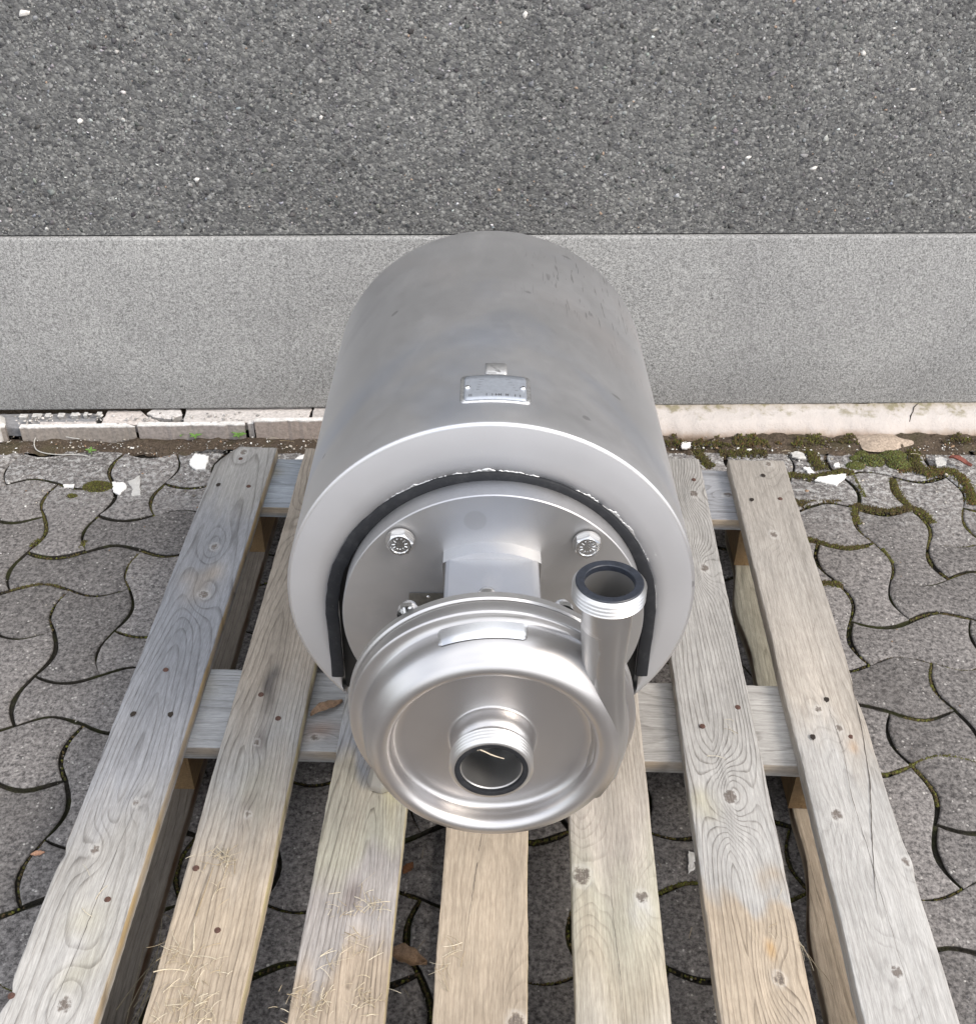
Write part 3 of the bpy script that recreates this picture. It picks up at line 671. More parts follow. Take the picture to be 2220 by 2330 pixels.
def hole_mesh():
    rs = random.Random(5); n = 12
    V = [(0, 0, .0002)] + [(math.cos(a)*(.0034+rs.uniform(-.0008, .001)), math.sin(a)*(.0046+rs.uniform(-.001, .0014)), .0003) for a in np.linspace(0, 6.283, n, endpoint=False)]
    me = bpy.data.meshes.new('nail_hole'); me.from_pydata(V, [], [(0, 1+q, 1+(q+1) % n) for q in range(n)]); me.materials.append(M['hole']); return me
HM = hole_mesh()
for i, b in enumerate(boards):
    o = plank('deck_board', BW, 1.2, .022, mat=M['wood_y'], seed=i*7+3, **b)
    o.parent = pallet; o.location = (LX[i], .6, .122)
    for nn in nails[i]:
        h = len(nn) > 2
        q = bpy.data.objects.new('nail_hole' if h else 'nail', HM if h else NM); COL.objects.link(q); q.parent = o
        q.location = (nn[0]-LX[i], nn[1], .0228 if h else .0224); q.rotation_euler = (0, 0, random.uniform(-.4, .4))
# long drying cracks in the right hand board
def crack(parent, pts, w, z):
    V, Fc = [], []
    rs = random.Random(9)
    for k, (x, y) in enumerate(pts):
        ww = w*math.sin(math.pi*(k+.3)/len(pts))*rs.uniform(.6, 1.2)
        V += [(x-ww/2, y, z), (x+ww/2, y, z)]
    for k in range(len(pts)-1): Fc.append((2*k, 2*k+1, 2*k+3, 2*k+2))
    return build('drying_crack', V, Fc, M['crack'], parent)
G_ = [c for c in pallet.children if c.name.startswith('deck_board')][-1]
def poly_path(ctrl, n, seed, amp=.00022):
    rs = random.Random(seed); t = np.linspace(0, len(ctrl)-1, n); c = np.array(ctrl)
    return [(float(np.interp(q, range(len(c)), c[:, 0]))+rs.gauss(0, amp), float(np.interp(q, range(len(c)), c[:, 1]))) for q in t]
crack(G_, poly_path([(.0965, -.50), (.0965, -.537), (.0905, -.626), (.0805, -.714), (.0635, -.795), (.0495, -.869), (.046, -.90)], 70, 1), .0014, .0228)
crack(G_, poly_path([(.055, -.46), (.054, -.58), (.058, -.66), (.052, -.74), (.054, -.83), (.055, -.95), (.060, -1.1)], 70, 2), .0006, .0228)
A_b = [c for c in pallet.children if c.name.startswith('deck_board')][0]
crack(A_b, poly_path([(.070, -.75), (.063, -.86), (.058, -.98), (.050, -1.1)], 60, 3), .0006, .0228)
E_b = [c for c in pallet.children if c.name.startswith('deck_board')][4]
crack(E_b, poly_path([(.045, -.85), (.046, -.93), (.050, -1.0), (.05, -1.12)], 60, 4), .0005, .0228)
D_b = [c for c in pallet.children if c.name.startswith('deck_board')][3]
crack(D_b, poly_path([(.051, -.76), (.042, -.83), (.036, -.90), (.028, -.98)], 60, 5), .0006, .0228)
# cross boards (grain along x)
CBT = [((-.145), [(0, (.36, .37, .40)), (-1, (.33, .37, .42))]), (-.6725, [(0, LGT*.95), (-.5, GREY), (-1, (.38, .40, .43))]), (-1.2, [(0, TAN), (-1, GREY)])]
for k, (yy, tn) in enumerate(CBT):
    o = plank('cross_board', .1445, 1.0, .022, tone=tn, mat=M['wood_x'], along='x', pith=(.4, .03), k=4, freq=70, seed=50+k,
              knots=[(.0685, -.107, .008, 3)] if k == 0 else [(.022, -.735, .007, 2)], left=TAN*.9, patches=[(.03, -.73, .02, .03, (.30, .17, .11), .6), (.11, -.93, .03, .04, GRN*.9, .6)] if k == 1 else [(.11, -.93, .03, .04, GRN*.8, .8)], res=.008)
    o.parent = pallet; o.location = (.5, .6+yy, .0998)
# blocks and runners
for (x0, x1) in ((-.5, -.408), (-.05, .05), (.408, .5)):
    for (y0, y1) in ((-.145, -.0), (-.6625, -.5275), (-1.2, -1.06)):
        t_ = [(0, (.22, .15, .08)), (-1, (.30, .17, .07))]
        o = plank('block', x1-x0, y1-y0, .0775, tone=t_, mat=M['wood_y'], seed=int(100+x0*50+y0*10), pith=(.5, .01), k=3, freq=160, left=(.26, .18, .10), right=(.20, .13, .07), res=.012)
        o.parent = pallet; o.location = (x0, .6+y1, .0220)
rt = [[(0, BRN*.85), (-.6, BRN*.7), (-1.2, BRN*.55)], [(0, BRN), (-1.2, BRN)], [(0, GRN*.8), (-.45, GRN*.95), (-.7, TAN*1.0), (-1.2, TAN*.8)]]
def bark(S): return (.006+.010*np.sin(S*9+1)+.004*np.sin(S*31)-.012*np.clip((-.9-S)*3, 0, 1), 0*S)
for k, (x0, x1) in enumerate(((-.5, -.408), (-.05, .05), (.402, .5))):
    o = plank('runner', x1-x0, 1.2, .0218, tone=rt[k], mat=M['wood_y'], seed=130+k, pith=(.3, .02), k=5, freq=110, edge=bark if k == 2 else None, left=(.10, .06, .035) if k == 2 else None, right=(.12, .07, .04) if k == 0 else None, knots=[(.05, -.98, .006, 2)] if k == 2 else [(.05, -.8, .006, 2)])
    o.parent = pallet; o.location = (x0, .6, .0)

# ------------------------------------------------------------------ pump
H0 = .3068
nV = Vector((-.029793, .998535, -.045484)).normalized(); xV = nV.cross(Vector((0, 0, 1))).normalized(); uV = xV.cross(nV)
pump = empty('pump'); Cc = Vector((-.0016, -.7320, .4508)) - uV*H0
mm = Matrix.Identity(4)
for i, v in enumerate((xV, nV, uV)):
    for j in range(3): mm[j][i] = v[j]
mm.translation = Cc; pump.matrix_world = mm
tag(pump, 'stainless steel centrifugal pump with round motor shroud standing on the wooden pallet', 'pump')
def U(u): return u + H0
RS, LS = .2224, .537
# shroud: shell + face plate + rear cap in one sheet with thickness
lim = math.acos(.1675/RS)
def r_in(a):
    best = None
    c, s = math.cos(a), math.sin(a)
    cu, rr = -.015, .1712                       # opening: half circle + straight sides
    b = s*cu; disc = b*b-(cu*cu-rr*rr); r1 = b+math.sqrt(max(disc, 0))
    if s*r1 >= cu: return min(r1, RS-.003)
    return min(.1712/abs(c) if abs(c) > .01 else 9, RS-.0032) if abs(c) > .01 else .2
na = 150; V = []; prof_rear = [(LS-.020+.020*math.sin(q), RS-.020+.020*math.cos(q)) for q in np.linspace(0, math.pi/2, 7)]
rows = []
for i in range(na+1):
    a = -lim + (math.pi+2*lim)*i/na
    ri = r_in(a); pr = [(0.0, ri), (0.0, (ri+RS-.004)/2), (0.0, RS-.0036), (.0007, RS-.0015), (.0018, RS-.0004), (.0036, RS)]
    pr += [(t, RS) for t in np.linspace(.03, LS-.03, 14)] + prof_rear + [(LS, RS*.5), (LS, .002)]
    rows.append(len(pr)); V += [(math.cos(a)*r, t, U(math.sin(a)*r)) for t, r in pr]
k = rows[0]; Fc = [(i*k+q, (i+1)*k+q, (i+1)*k+q+1, i*k+q+1) for i in range(na) for q in range(k-1)]
sh = build('shroud', V, Fc, M['shroud'], pump); fix_normals(sh)
sh.data.materials.append(M['face'])
bmx = bmesh.new(); bmx.from_mesh(sh.data)
for f in bmx.faces:
    f.smooth = True
    if all(v.co.y < .0001 for v in f.verts): f.material_index = 1
for e in bmx.edges:
    if len(e.link_faces) == 2 and e.calc_face_angle(0) > rad(42): e.smooth = False
bmx.to_mesh(sh.data); bmx.free()
md = sh.modifiers.new('thick', 'SOLIDIFY'); md.thickness = .002; md.offset = -1
# rubber edge trim
path = [(-.1745, -.1135)] + [(-.1745, u) for u in np.linspace(-.09, -.03, 4)] + [(.1745*math.cos(a), -.015-.006+.006*math.sin(a)+.1745*math.sin(a)) for a in np.linspace(math.pi, 0, 70)] + [(.1742, u) for u in np.linspace(-.03, -.085, 4)] + [(.1742, -.1085)]
path = np.array(path); tg = np.gradient(path, axis=0); tg /= np.linalg.norm(tg, axis=1)[:, None]; nr = np.stack([tg[:, 1], -tg[:, 0]], 1)
hw = .0070; cs = [(-hw, .004), (-hw, -.0030), (-hw+.0010, -.0042), (0, -.0046), (hw-.0010, -.0042), (hw, -.0030), (hw, -.0005), (hw-.001, .004)]
V = []; Fc = []
for i, (p_, nn) in enumerate(zip(path, nr)):
    wob = .0004*math.sin(i*.9)+.0003*math.sin(i*2.3)
    for (o_, t) in cs: V.append((p_[0]+nn[0]*(o_+wob), t, U(p_[1]+nn[1]*(o_+wob))))
k = len(cs)
for i in range(len(path)-1):
    for q in range(k): Fc.append((i*k+q, i*k+(q+1) % k, (i+1)*k+(q+1) % k, (i+1)*k+q))
Fc += [tuple(range(k)), tuple((len(path)-1)*k+q for q in range(k))[::-1]]
tr = build('rubber_trim', V, Fc, M['rubber'], pump); fix_normals(tr); autosmooth(tr, 50)
# sealant residue along the trim
def residue(a0, a1, seed, wmax=.006, side=1):
    rs = random.Random(seed); n = int(abs(a1-a0)*130); V = []; Fc = []
    nz = Noise2(seed, 8, 2, 14); nz2 = Noise2(seed+1, 8, 8, 60)
    for i in range(n+1):
        a = a0+(a1-a0)*i/n; f = max(0.0, math.sin(math.pi*i/n))**.3
        w = max(.0004, wmax*(.4+.35*float(nz(a, 0))+.25*float(nz2(a, 0))))*f
        r0 = .1812; r1 = r0+w; rm = r0+w*.45; h = -.0003-.00025*max(0, .5+.5*float(nz2(a, 2)))*f
        for (r, t) in ((r0, -.0004), (rm, h), (r1-.0003, h*.5), (r1, .0002)): V.append((r*math.cos(a), t, U(-.0155+r*math.sin(a))))
    for i in range(n):
        for q in range(3): Fc.append((i*4+q, i*4+q+1, (i+1)*4+q+1, (i+1)*4+q))
    o = build('sealant_smear', V, Fc, M['seal'], pump, smooth=True); fix_normals(o)
residue(rad(128), rad(74), 3, .0028); residue(rad(62), rad(22), 8, .0032); residue(rad(12), rad(-5), 12, .002)
# motor end plate / motor inside
box('end_shield', -.1690, .1690, .012, .024, U(-.145), U(.10), M['black'], pump, .002)
lathe('motor_body', [(.0, .0), (.0, .15), (.02, .152), (.5, .152), (.5, 0)], M['black'], pump, 48, off=(0, .02, U(0)))
DX, DU, DT = .0022, -.0035, -.031
lathe('flange_disc', [(-.0005, .02), (0, .1605), (.0012, .1615), (.036, .1615), (.036, 0.02)], M['disc'], pump, 128, off=(DX, DT, U(DU)))
# hex bolts on the flange disc
def hex_bolt(x, t, u, rotz, AF=.0242, hgt=.0098, name='hex_bolt', washer=True, parent=None):
    V = []; Fc = []; r = AF/2/math.cos(math.pi/6); n = 6; sgn = -1
    rings = [(r, 0, 6), (r, hgt*.82, 6)]
    for rr, h, _ in rings: V += [(rr*math.cos(rotz+q*math.pi/3), -h, rr*math.sin(rotz+q*math.pi/3)) for q in range(6)]
    m_ = 24; b0 = len(V)
    for rr, h in ((AF/2*.97, hgt), (AF/2*.80, hgt), (AF/2*.76, hgt-.0012), (.001, hgt-.0012)): V += [(rr*math.cos(rotz+q*2*math.pi/m_), -h, rr*math.sin(rotz+q*2*math.pi/m_)) for q in range(m_)]
    for q in range(6): Fc.append((q, (q+1) % 6, 6+(q+1) % 6, 6+q))
    for q in range(6):
        s_ = [b0+(4*q+w) % m_ for w in range(5)]; Fc.append((6+q, 6+(q+1) % 6) + tuple(s_[::-1]))
    for k_ in range(3):
        for q in range(m_): Fc.append((b0+k_*m_+q, b0+k_*m_+(q+1) % m_, b0+(k_+1)*m_+(q+1) % m_, b0+(k_+1)*m_+q))
    Fc.append(tuple(b0+3*m_+q for q in range(m_)))
    o = build(name, V, Fc, M['bright'], parent or pump); fix_normals(o); o.location = (x, t, u)
    # raised marks round the head
    V = []; Fc = []; rs = random.Random(int(x*1e4))
    for q in range(11):
        a = q*2*math.pi/11+.2; ca, sa = math.cos(a), math.sin(a); w = rs.uniform(.0003, .0007); l0, l1 = .0050, .0080
        c = [(l0, -w), (l1, -w+rs.uniform(-.0005, .0005)), (l1, w), (l0, w)]; b0 = len(V)
        for h in (hgt-.0013, hgt-.0004): V += [(ca*p-sa*q2, -h, sa*p+ca*q2) for p, q2 in c]
        Fc += [tuple(b0+z for z in (4, 5, 6, 7))] + [(b0+z, b0+(z+1) % 4, b0+4+(z+1) % 4, b0+4+z) for z in range(4)]
    mk = build('stamped_mark', V, Fc, M['bright'], o); fix_normals(mk)
    if washer: 
        w_ = lathe('washer', [(0, .008), (0, .0150), (-.002, .0150), (-.002, .008)], M['steel'], o, 32, close=True)
    return o
hex_bolt(-.0936, DT-.0022, U(.1031), .15); hex_bolt(.0966, DT-.0022, U(.1019), .42)
hex_bolt(-.098, DT-.0022, U(-.110), .3); hex_bolt(.1, DT-.0022, U(-.110), .1)
# small data plate on the disc
dp = box('data_plate', -.0870, -.046, DT-.0018, DT-.0004, U(-.035), U(.0335), M['plate_dark'], pump, .0010, 2)
lathe('rivet', [(-.0026, .0002), (-.0024, .0012), (-.0014, .0022), (-.0004, .0025)], M['bright'], dp, 16, off=(-.0667, DT, U(.0288)))
V = []; Fc = []
def bar(x0, x1, z0, z1, t0, t1):
    b0 = len(V); V.extend([(x0, t0, z0), (x1, t0, z0), (x1, t0, z1), (x0, t0, z1), (x0, t1, z0), (x1, t1, z0), (x1, t1, z1), (x0, t1, z1)])
    Fc.extend([tuple(b0+q for q in f) for f in ((0, 1, 2, 3), (4, 7, 6, 5), (0, 4, 5, 1), (1, 5, 6, 2), (2, 6, 7, 3), (3, 7, 4, 0))])
ex, ez = -.0585, U(.0135)        # letter E
bar(ex, ex+.0011, ez, ez+.011, DT-.0024, DT-.0016)
for q in (0, .0049, .0098): bar(ex+.0012, ex+.0062, ez+q, ez+q+.0012, DT-.0024, DT-.0016)
for q in range(4): bar(-.083, -.0815, U(.020-q*.006), U(.0235-q*.006), DT-.0024, DT-.0016)
tag(build('lettering', V, Fc, M['bright'], dp), kind='stuff')
# lantern bridge
def arch_prism(name, hw_, t0, t1, ub, topf, mat, n=24, bev=.004, up=1):
    P = [(-hw_, ub)] + [(x, topf(x)) for x in np.linspace(-hw_, hw_, n)] + [(hw_, ub)]
    P[1] = (-hw_, topf(-hw_)-bev); P.insert(2, (-hw_+bev*.3, topf(-hw_)-bev*.3)); P.insert(3, (-hw_+bev, topf(-hw_)))
    P[-2] = (hw_, topf(hw_)-bev); P.insert(-2, (hw_-bev*.3, topf(hw_)-bev*.3))
    V = [(x, t0, U(u*up)) for x, u in P] + [(x, t1, U(u*up)) for x, u in P]; n_ = len(P)
    Fc = [(q, (q+1) % n_, n_+(q+1) % n_, n_+q) for q in range(n_)] + [tuple(range(n_)), tuple(n_+q for q in range(n_))[::-1]]
    o = build(name, V, Fc, mat, pump); fix_normals(o); return autosmooth(o, 30)
arch_prism('lantern_bridge', .0475, DT-.018, -.158, .05, lambda x: .0925-x*x*.9, M['disc'])
arch_prism('lantern_bridge', .0475, DT-.018, -.158, .05, lambda x: .0925-x*x*.9, M['disc'], up=-1)
arch_prism('lantern_boss', .0500, DT+.004, DT-.0185, .05, lambda x: math.sqrt(.1005**2-x*x), M['bright'], bev=.0005)
lathe('shaft_housing', [(DT, .001), (DT, .034), (-.08, .034), (-.085, .022), (-.13, .022), (-.135, .04), (-.158, .04)], M['disc'], pump, 48, off=(0, 0, U(0)))
# back plate and casing
lathe('back_plate', [(-.158, .02), (-.158, .1365), (-.160, .1387), (-.1672, .1387), (-.1690, .1370), (-.1690, .02)], M['steel'], pump, 144, off=(0, 0, U(0)))
pc = [(-.1692, .10), (-.1692, .1350), (-.1700, .1364), (-.1838, .1372), (-.1852, .1366), (-.1858, .1350), (-.1860, .1325), (-.1866, .1300), (-.1882, .1282), (-.1905, .1272)]
def crown(t):      # outer radius of the volute shell
    return float(np.interp(-t, [.1905, .196, .202, .208, .213, .218, .2225], [.1272, .1268, .1263, .1252, .1236, .1208, .1172]))
for t_ in np.linspace(-.193, -.2225, 14): pc.append((t_, crown(t_)))
for q in np.linspace(.22, 1, 22):
    a_ = math.pi*q; pc.append((-.2135-.0170*math.sin(a_)**.9, .1075+.0125*math.cos(a_)-.0022*math.sin(a_)))
pc += [(-.2115, .0942), (-.2098, .0930), (-.2084, .0910), (-.2075, .0882), (-.2071, .0845), (-.2068, .0600), (-.2068, .0440), (-.2072, .0415)]
for q in np.linspace(0, math.pi*.62, 12): pc.append((-.2085-.0150*math.sin(q)-.002*q, .0330+.0072*math.cos(q)))
pc += [(-.2280, .0312), (-.231, .0310)]
def spiral(a, t, r):
    if r < .092 or t > -.187: return r
    d = (a % (2*math.pi))/(2*math.pi)          # grows towards the discharge side
    f = max(0, min(1, (r-.092)/.034)); return r + f*(-.0035+.0060*(.5+.5*math.cos(a)))
lathe('casing', pc, M['casing'], pump, 192, off=(.0012, 0, U(0)), ang=50, mod=spiral)
# polished name strip on top of the volute
def cyl_patch(name, a0, a1, t0, t1, r, mat, parent, th=.0006, n=28, round_=.0, nt=2, notch=False, offx=0):
    V = []; Fc = []; tt = np.linspace(t0, t1, nt+1)
    for i in range(n+1):
        a = a0+(a1-a0)*i/n; ins = 0
        if round_:
            e = min(i, n-i)*abs(a1-a0)/n*r
            if e < round_: ins = round_-math.sqrt(max(0, round_**2-(round_-e)**2))
        for t in tt:
            tq = min(max(t, min(t0, t1)+ins), max(t0, t1)-ins); V.append((offx+math.sin(a)*r, tq, U(math.cos(a)*r)))
    k_ = nt+1
    for i in range(n):
        for q in range(nt): Fc.append((i*k_+q, (i+1)*k_+q, (i+1)*k_+q+1, i*k_+q+1))
    o = build(name, V, Fc, mat, parent, smooth=True)
    md = o.modifiers.new('thick', 'SOLIDIFY'); md.thickness = th; md.offset = 0; return o
V, Fc = [], []; nt_ = 6; n_ = 40
for i in range(n_+1):
    a = rad(-23.4+36.7*i/n_); e_ = min(i, n_-i)
    for q in range(nt_+1):
        t = -.1910-.0172*q/nt_; f = .0025 if e_ == 0 else (.0008 if e_ == 1 else 0); t = min(max(t, -.2082+f), -.1910-f)
        h_ = (.0010 if 0 < e_ else .0002) + .0024*(1-q/nt_); r_ = spiral(math.pi/2-a, t, crown(t))+h_; V.append((.0012+math.sin(a)*r_, t, U(math.cos(a)*r_)))
for i in range(n_):
    for q in range(nt_): Fc.append((i*(nt_+1)+q, (i+1)*(nt_+1)+q, (i+1)*(nt_+1)+q+1, i*(nt_+1)+q+1))
st = build('name_strip', V, Fc, steel('polished_strip', base=(.88, .88, .89), r0=.22, r1=.28, bumpy=.02), pump, smooth=True); fix_normals(st)
# suction union (axis Y) and discharge union (axis Z)
def union_prof(R_, Rb, L_, dirn, t_face, neck):
    """profile: bore -> face -> round thread -> neck; t decreasing towards the face"""
    s = dirn; P = [(t_face-s*(L_+.030), Rb), (t_face-s*.004, Rb), (t_face-s*.0036, Rb+.0004), (t_face-s*.0036, R_-.0055), (t_face, R_-.0050), (t_face, R_-.0030), (t_face-s*.0010, R_-.0018)]
    n = 4; pitch = (L_-.002)/n
    for q in range(n):
        for w in range(8):
            ph = w/8; P.append((t_face-s*(.0012+pitch*(q+ph)), R_-.0013-.0013*math.cos(2*math.pi*ph)*-1 - .0 if False else R_-.0012+.0012*math.sin(2*math.pi*ph-math.pi/2)))
    P += [(t_face-s*L_, R_-.0022), (t_face-s*(L_+.001), neck+.002), (t_face-s*(L_+.0045), neck), (t_face-s*(L_+.012), neck)]
    return P
su = lathe('suction_union', union_prof(.0388, .0278, .0180, -1, -.2480, .0318), M['bright_thread'], pump, 128, off=(0, 0, U(0)), ang=60)
lathe('gasket_ring', [(-.2448, .0287), (-.2476, .0289), (-.2482, .0300), (-.2482, .0332), (-.2474, .0342), (-.2448, .0343)], M['rubber'], su, 96, off=(0, 0, U(0)))
lathe('bore', [(-.243, .0277), (-.19, .0277), (-.186, .034)], M['bore'], su, 64, off=(0, 0, U(0)))
imp = lathe('impeller', [(-.1760, .001), (-.1790, .010), (-.1775, .012), (-.1740, .055), (-.1722, .055)], M['black'], pump, 48, off=(0, 0, U(0)))
for q in range(4):
    pts = [(math.cos(q*math.pi/2+.9+w*.9)*(.006+.024*w), -.1880+.004*w, U(math.sin(q*math.pi/2+.9+w*.9)*(.006+.024*w))) for w in np.linspace(0, 1, 10)]
    tube('blade', pts, [.0020]*10, M['bright'], imp, 8)
tube('vane_edge', [(x, -.2265, U(u)) for x, u in ((-.0125, .0125), (-.0080, .0135), (-.0030, .0160), (.0015, .0195), (.0050, .0235))], [.0004, .0015, .0018, .0014, .0004], M['vane'], imp, 10)
# discharge
DXC, DTC, DUC = .0985, -.205, .187
du = lathe('discharge_union', [(t, r) for t, r in union_prof(.0320, .0218, .0175, 1, DUC, .0222)], M['bright_thread'], pump, 112, axis='Z', off=(DXC, DTC, U(0)), ang=60)
lathe('gasket_ring', [(DUC-.0050, .0216), (DUC+.0002, .0217), (DUC+.0010, .0223), (DUC+.0012, .0284), (DUC+.0004, .0293), (DUC-.0030, .0294)], M['gasket'], du, 96, axis='Z', off=(DXC, DTC, U(0)))
lathe('bore', [(DUC-.004, .02175), (DUC-.05, .0216), (DUC-.080, .0195), (DUC-.135, .015), (DUC-.137, .001)], M['bore'], du, 48, axis='Z', off=(DXC, DTC, U(0)))
pts, rr = [], []
for u, r, x, t in ((DUC-.0200, .0223, DXC, DTC), (.160, .0224, .0986, -.205), (.150, .0224, .0988, -.205), (.136, .0214, .0992, -.2055), (.120, .0199, .0998, -.206), (.104, .0184, .1006, -.207), (.092, .0174, .1014, -.2075), (.084, .0170, .1022, -.208), (.06, .0168, .1044, -.209), (.03, .0166, .1078, -.210), (.0, .0164, .1105, -.2112), (-.035, .0158, .1060, -.2118), (-.06, .0145, .0960, -.2118)):
    pts.append((x, t, U(u))); rr.append(r)
tube('discharge_pipe', pts, rr, M['casing_pipe'], pump, 48, False)
# acorn nuts behind the back plate
def acorn(x, u):
    return lathe('acorn_nut', [(0, .0105), (.006, .0105), (.008, .0085), (.012, .0080), (.015, .0062), (.0175, .003), (.018, .0002)], M['bright'], pump, 20, off=(x, -.158, U(u)))
acorn(-.0780, .1085); acorn(.0650, .1115); acorn(-.0055, .1255); acorn(-.12, .02); acorn(.12, .02)
# nameplate on the shroud
npl = cyl_patch('nameplate', rad(-7.75), rad(8.75), .0465, .0975, RS+.0012, M['nameplate'], pump, .0012, 40, .004, nt=6)
cyl_patch('adhesive_border', rad(-8.9), rad(10.0), .0425, .1010, RS+.0001, M['seal'], npl, .0003, 40, .006, nt=6)
for a in (-6.9, 7.9):
    lathe('rivet', [(RS+.0012, .0032), (RS+.0026, .0030), (RS+.0038, .0020), (RS+.0042, .0002)], M['bright'], npl, 16, axis='Z', off=(0, 0, 0))
    r_ = npl.children[-1] if False else [c for c in bpy.data.objects if c.name.startswith('rivet')][-1]
    r_.location = (0, .0722, U(0)); r_.rotation_euler = (0, rad(a), 0)
V, Fc = [], []
def cbar(a0, a1, t0, t1, r=RS+.0021):
    b0 = len(V)
    for a in (a0, a1):
        for t in (t0, t1): V.append((math.sin(rad(a))*r, t, U(math.cos(rad(a))*r)))
    Fc.append((b0, b0+1, b0+3, b0+2))
rs = random.Random(3)
for a in (-6.4, -5.9, -1.9, -.4, .5, 1.3, 1.9, 3.2, 3.7, 5.6, 6.9): cbar(a, a+.18, .0525, .0575)
for a in (.5, 1.4, 3.2): cbar(a, a+.7, .0548, .0556)
for q in range(5): cbar(-4.5+q*.2, 6.5-q*.5, .066+q*.0055, .0664+q*.0055)
build('engraved_line', V, Fc, M['ink'], npl)
stk = cyl_patch('clear_sticker', rad(-2.1), rad(3.7), .1015, .1270, RS+.0006, simple('sticker_film', (.42, .42, .42), .4, .5, ns=200, amp=.08), pump, .0006, 10, .001)
V, Fc = [], []
def cline(a0, t0, a1, t1, w=.0006, r=RS+.0013, n=6):
    b0 = len(V)
    for q in range(n+1):
        f = q/n; a = rad(a0+(a1-a0)*f); t = t0+(t1-t0)*f
        V.append((math.sin(a)*r, t-w, U(math.cos(a)*r))); V.append((math.sin(a)*r, t+w, U(math.cos(a)*r)))
    Fc.extend([(b0+2*q, b0+2*q+1, b0+2*q+3, b0+2*q+2) for q in range(n)])
cline(-.6, .121, 1.9, .107); cline(-1.5, .1035, .8, .1035); cline(-.9, .1225, .2, .1215); cline(.6, .109, 2.0, .106)
build('sticker_mark', V, Fc, M['seal'], stk)
# feet: two threaded spindles in front, two behind, reaching the deck
def foot(x, t, top, vis=True):
    base_z = .0 + .0455*t/ .999 - x*.0     # deck height in the tilted pump frame
    b = base_z
    f_ = empty('foot'); f_.parent = pump
    lathe('foot_pad', [(b, .001), (b, .0180), (b+.003, .0185), (b+.010, .0170), (b+.026, .0125), (b+.030, .0120), (b+.030, .001)], M['steel'], f_, 8, axis='Z', off=(x, t, 0), ang=20)
    lathe('spindle', [(b+.028, .001), (b+.028, .009)] + [(b+.030+q*.0025, .009-.0008*(q % 2)) for q in range(int((top-b-.03)/.0025))] + [(top, .009), (top, .001)], M['steel'], f_, 16, axis='Z', off=(x, t, 0))
    hx = lathe('lock_nut', [(top-.016, .002), (top-.016, .0135), (top-.004, .0135), (top-.004, .002)], M['bright'], f_, 6, axis='Z', off=(x, t, 0), ang=20)
for x, t in ((-.133, .010), (.128, .026), (-.128, .40), (.128, .40)): foot(x, t, U(-.150))
for t in (.020, .40): box('foot_bar', -.145, .145, t-.018, t+.018, U(-.150), U(-.138), M['steel'], pump, .002)
for t in (-.010, .40): box('motor_foot', -.09, .09, t-.008, t+.03, U(-.1385), U(-.10), M['black'], pump, .002)

# ------------------------------------------------------------------ loose things
# moss
MV, MF, MC = [], [], []
def tuft(x, y, z, r, h, col):
    b0 = len(MV); a0 = random.uniform(0, 6.28); n = 5
    tx, ty = random.gauss(0, .4)*h, random.gauss(0, .4)*h
    for q in range(n):
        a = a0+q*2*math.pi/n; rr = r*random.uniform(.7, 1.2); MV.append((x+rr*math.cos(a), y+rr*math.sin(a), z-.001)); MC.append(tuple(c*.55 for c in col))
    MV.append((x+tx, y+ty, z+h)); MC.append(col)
    for q in range(n): MF.append((b0+q, b0+(q+1) % n, b0+n))
nmoss = Noise2(77, 14, 6, 60)
def moss_line(pts, w, dens, pal, zb=-.004, h=.0035, patch=None):
    for (a, b) in zip(pts[:-1], pts[1:]):
        L = math.dist(a, b); n = int(L*dens)
        for _ in range(n):
            t = random.random(); o1 = max(-1.4, min(1.4, random.gauss(0, .5)))*w; nxv = (-(b[1]-a[1])/L, (b[0]-a[0])/L)
            x = a[0]+(b[0]-a[0])*t+nxv[0]*o1; y = a[1]+(b[1]-a[1])*t+nxv[1]*o1
            if patch is not None and float(nmoss(x, y)) < patch: continue
            c = random.choice(pal); v = random.uniform(.6, 1.35); f = math.exp(-(o1/w)**2)
            tuft(x, y, zb+.0045*f, random.uniform(.0012, .0026), random.uniform(.3, 1)*h, (c[0]*v, c[1]*v, c[2]*v))
def moss_clump(x, y, r, hh, pal, n):
    for _ in range(n):
        a = random.uniform(0, 6.28); q = math.sqrt(random.random()); xx = x+r*q*math.cos(a)*1.3; yy = y+r*q*math.sin(a)*.8
        c = random.choice(pal); v = random.uniform(.55, 1.4); tuft(xx, yy, .000+hh*(1-q*q), random.uniform(.0012, .0024), random.uniform(.001, .003), (c[0]*v, c[1]*v, c[2]*v))
GO = [(.095, .10, .022), (.13, .135, .026), (.060, .052, .022), (.085, .065, .028)]; BO = [(.085, .058, .028), (.06, .045, .025), (.11, .085, .03), (.075, .075, .02)]; RB = [(.14, .075, .03), (.09, .055, .028), (.10, .095, .025)]; GG = [(.12, .15, .045), (.09, .11, .03), (.15, .17, .07)]
moss_line([(.52, .160), (.567, .163), (.609, .157), (.650, .171), (.675, .184), (.689, .172)], .010, 5200, GO+BO, -.002, .0045)
moss_line([(.689, .172), (.693, .125), (.695, .095)], .006, 3200, GO)
moss_line([(.614, .262), (.621, .220), (.631, .182)], .014, 6600, GO+BO, -.001, .005)
moss_line([(.555, .075), (.593, .079), (.648, .082)], .006, 2600, BO); moss_line([(.56, .072), (.585, .070)], .015, 6600, BO, -.003, .004)
moss_line([(.667, .068), (.693, .060), (.727, .051), (.772, .066)], .011, 6200, BO, -.003, .004); moss_line([(.667, .068), (.660, .034), (.663, .010)], .009, 5600, BO+GO, -.003, .004)
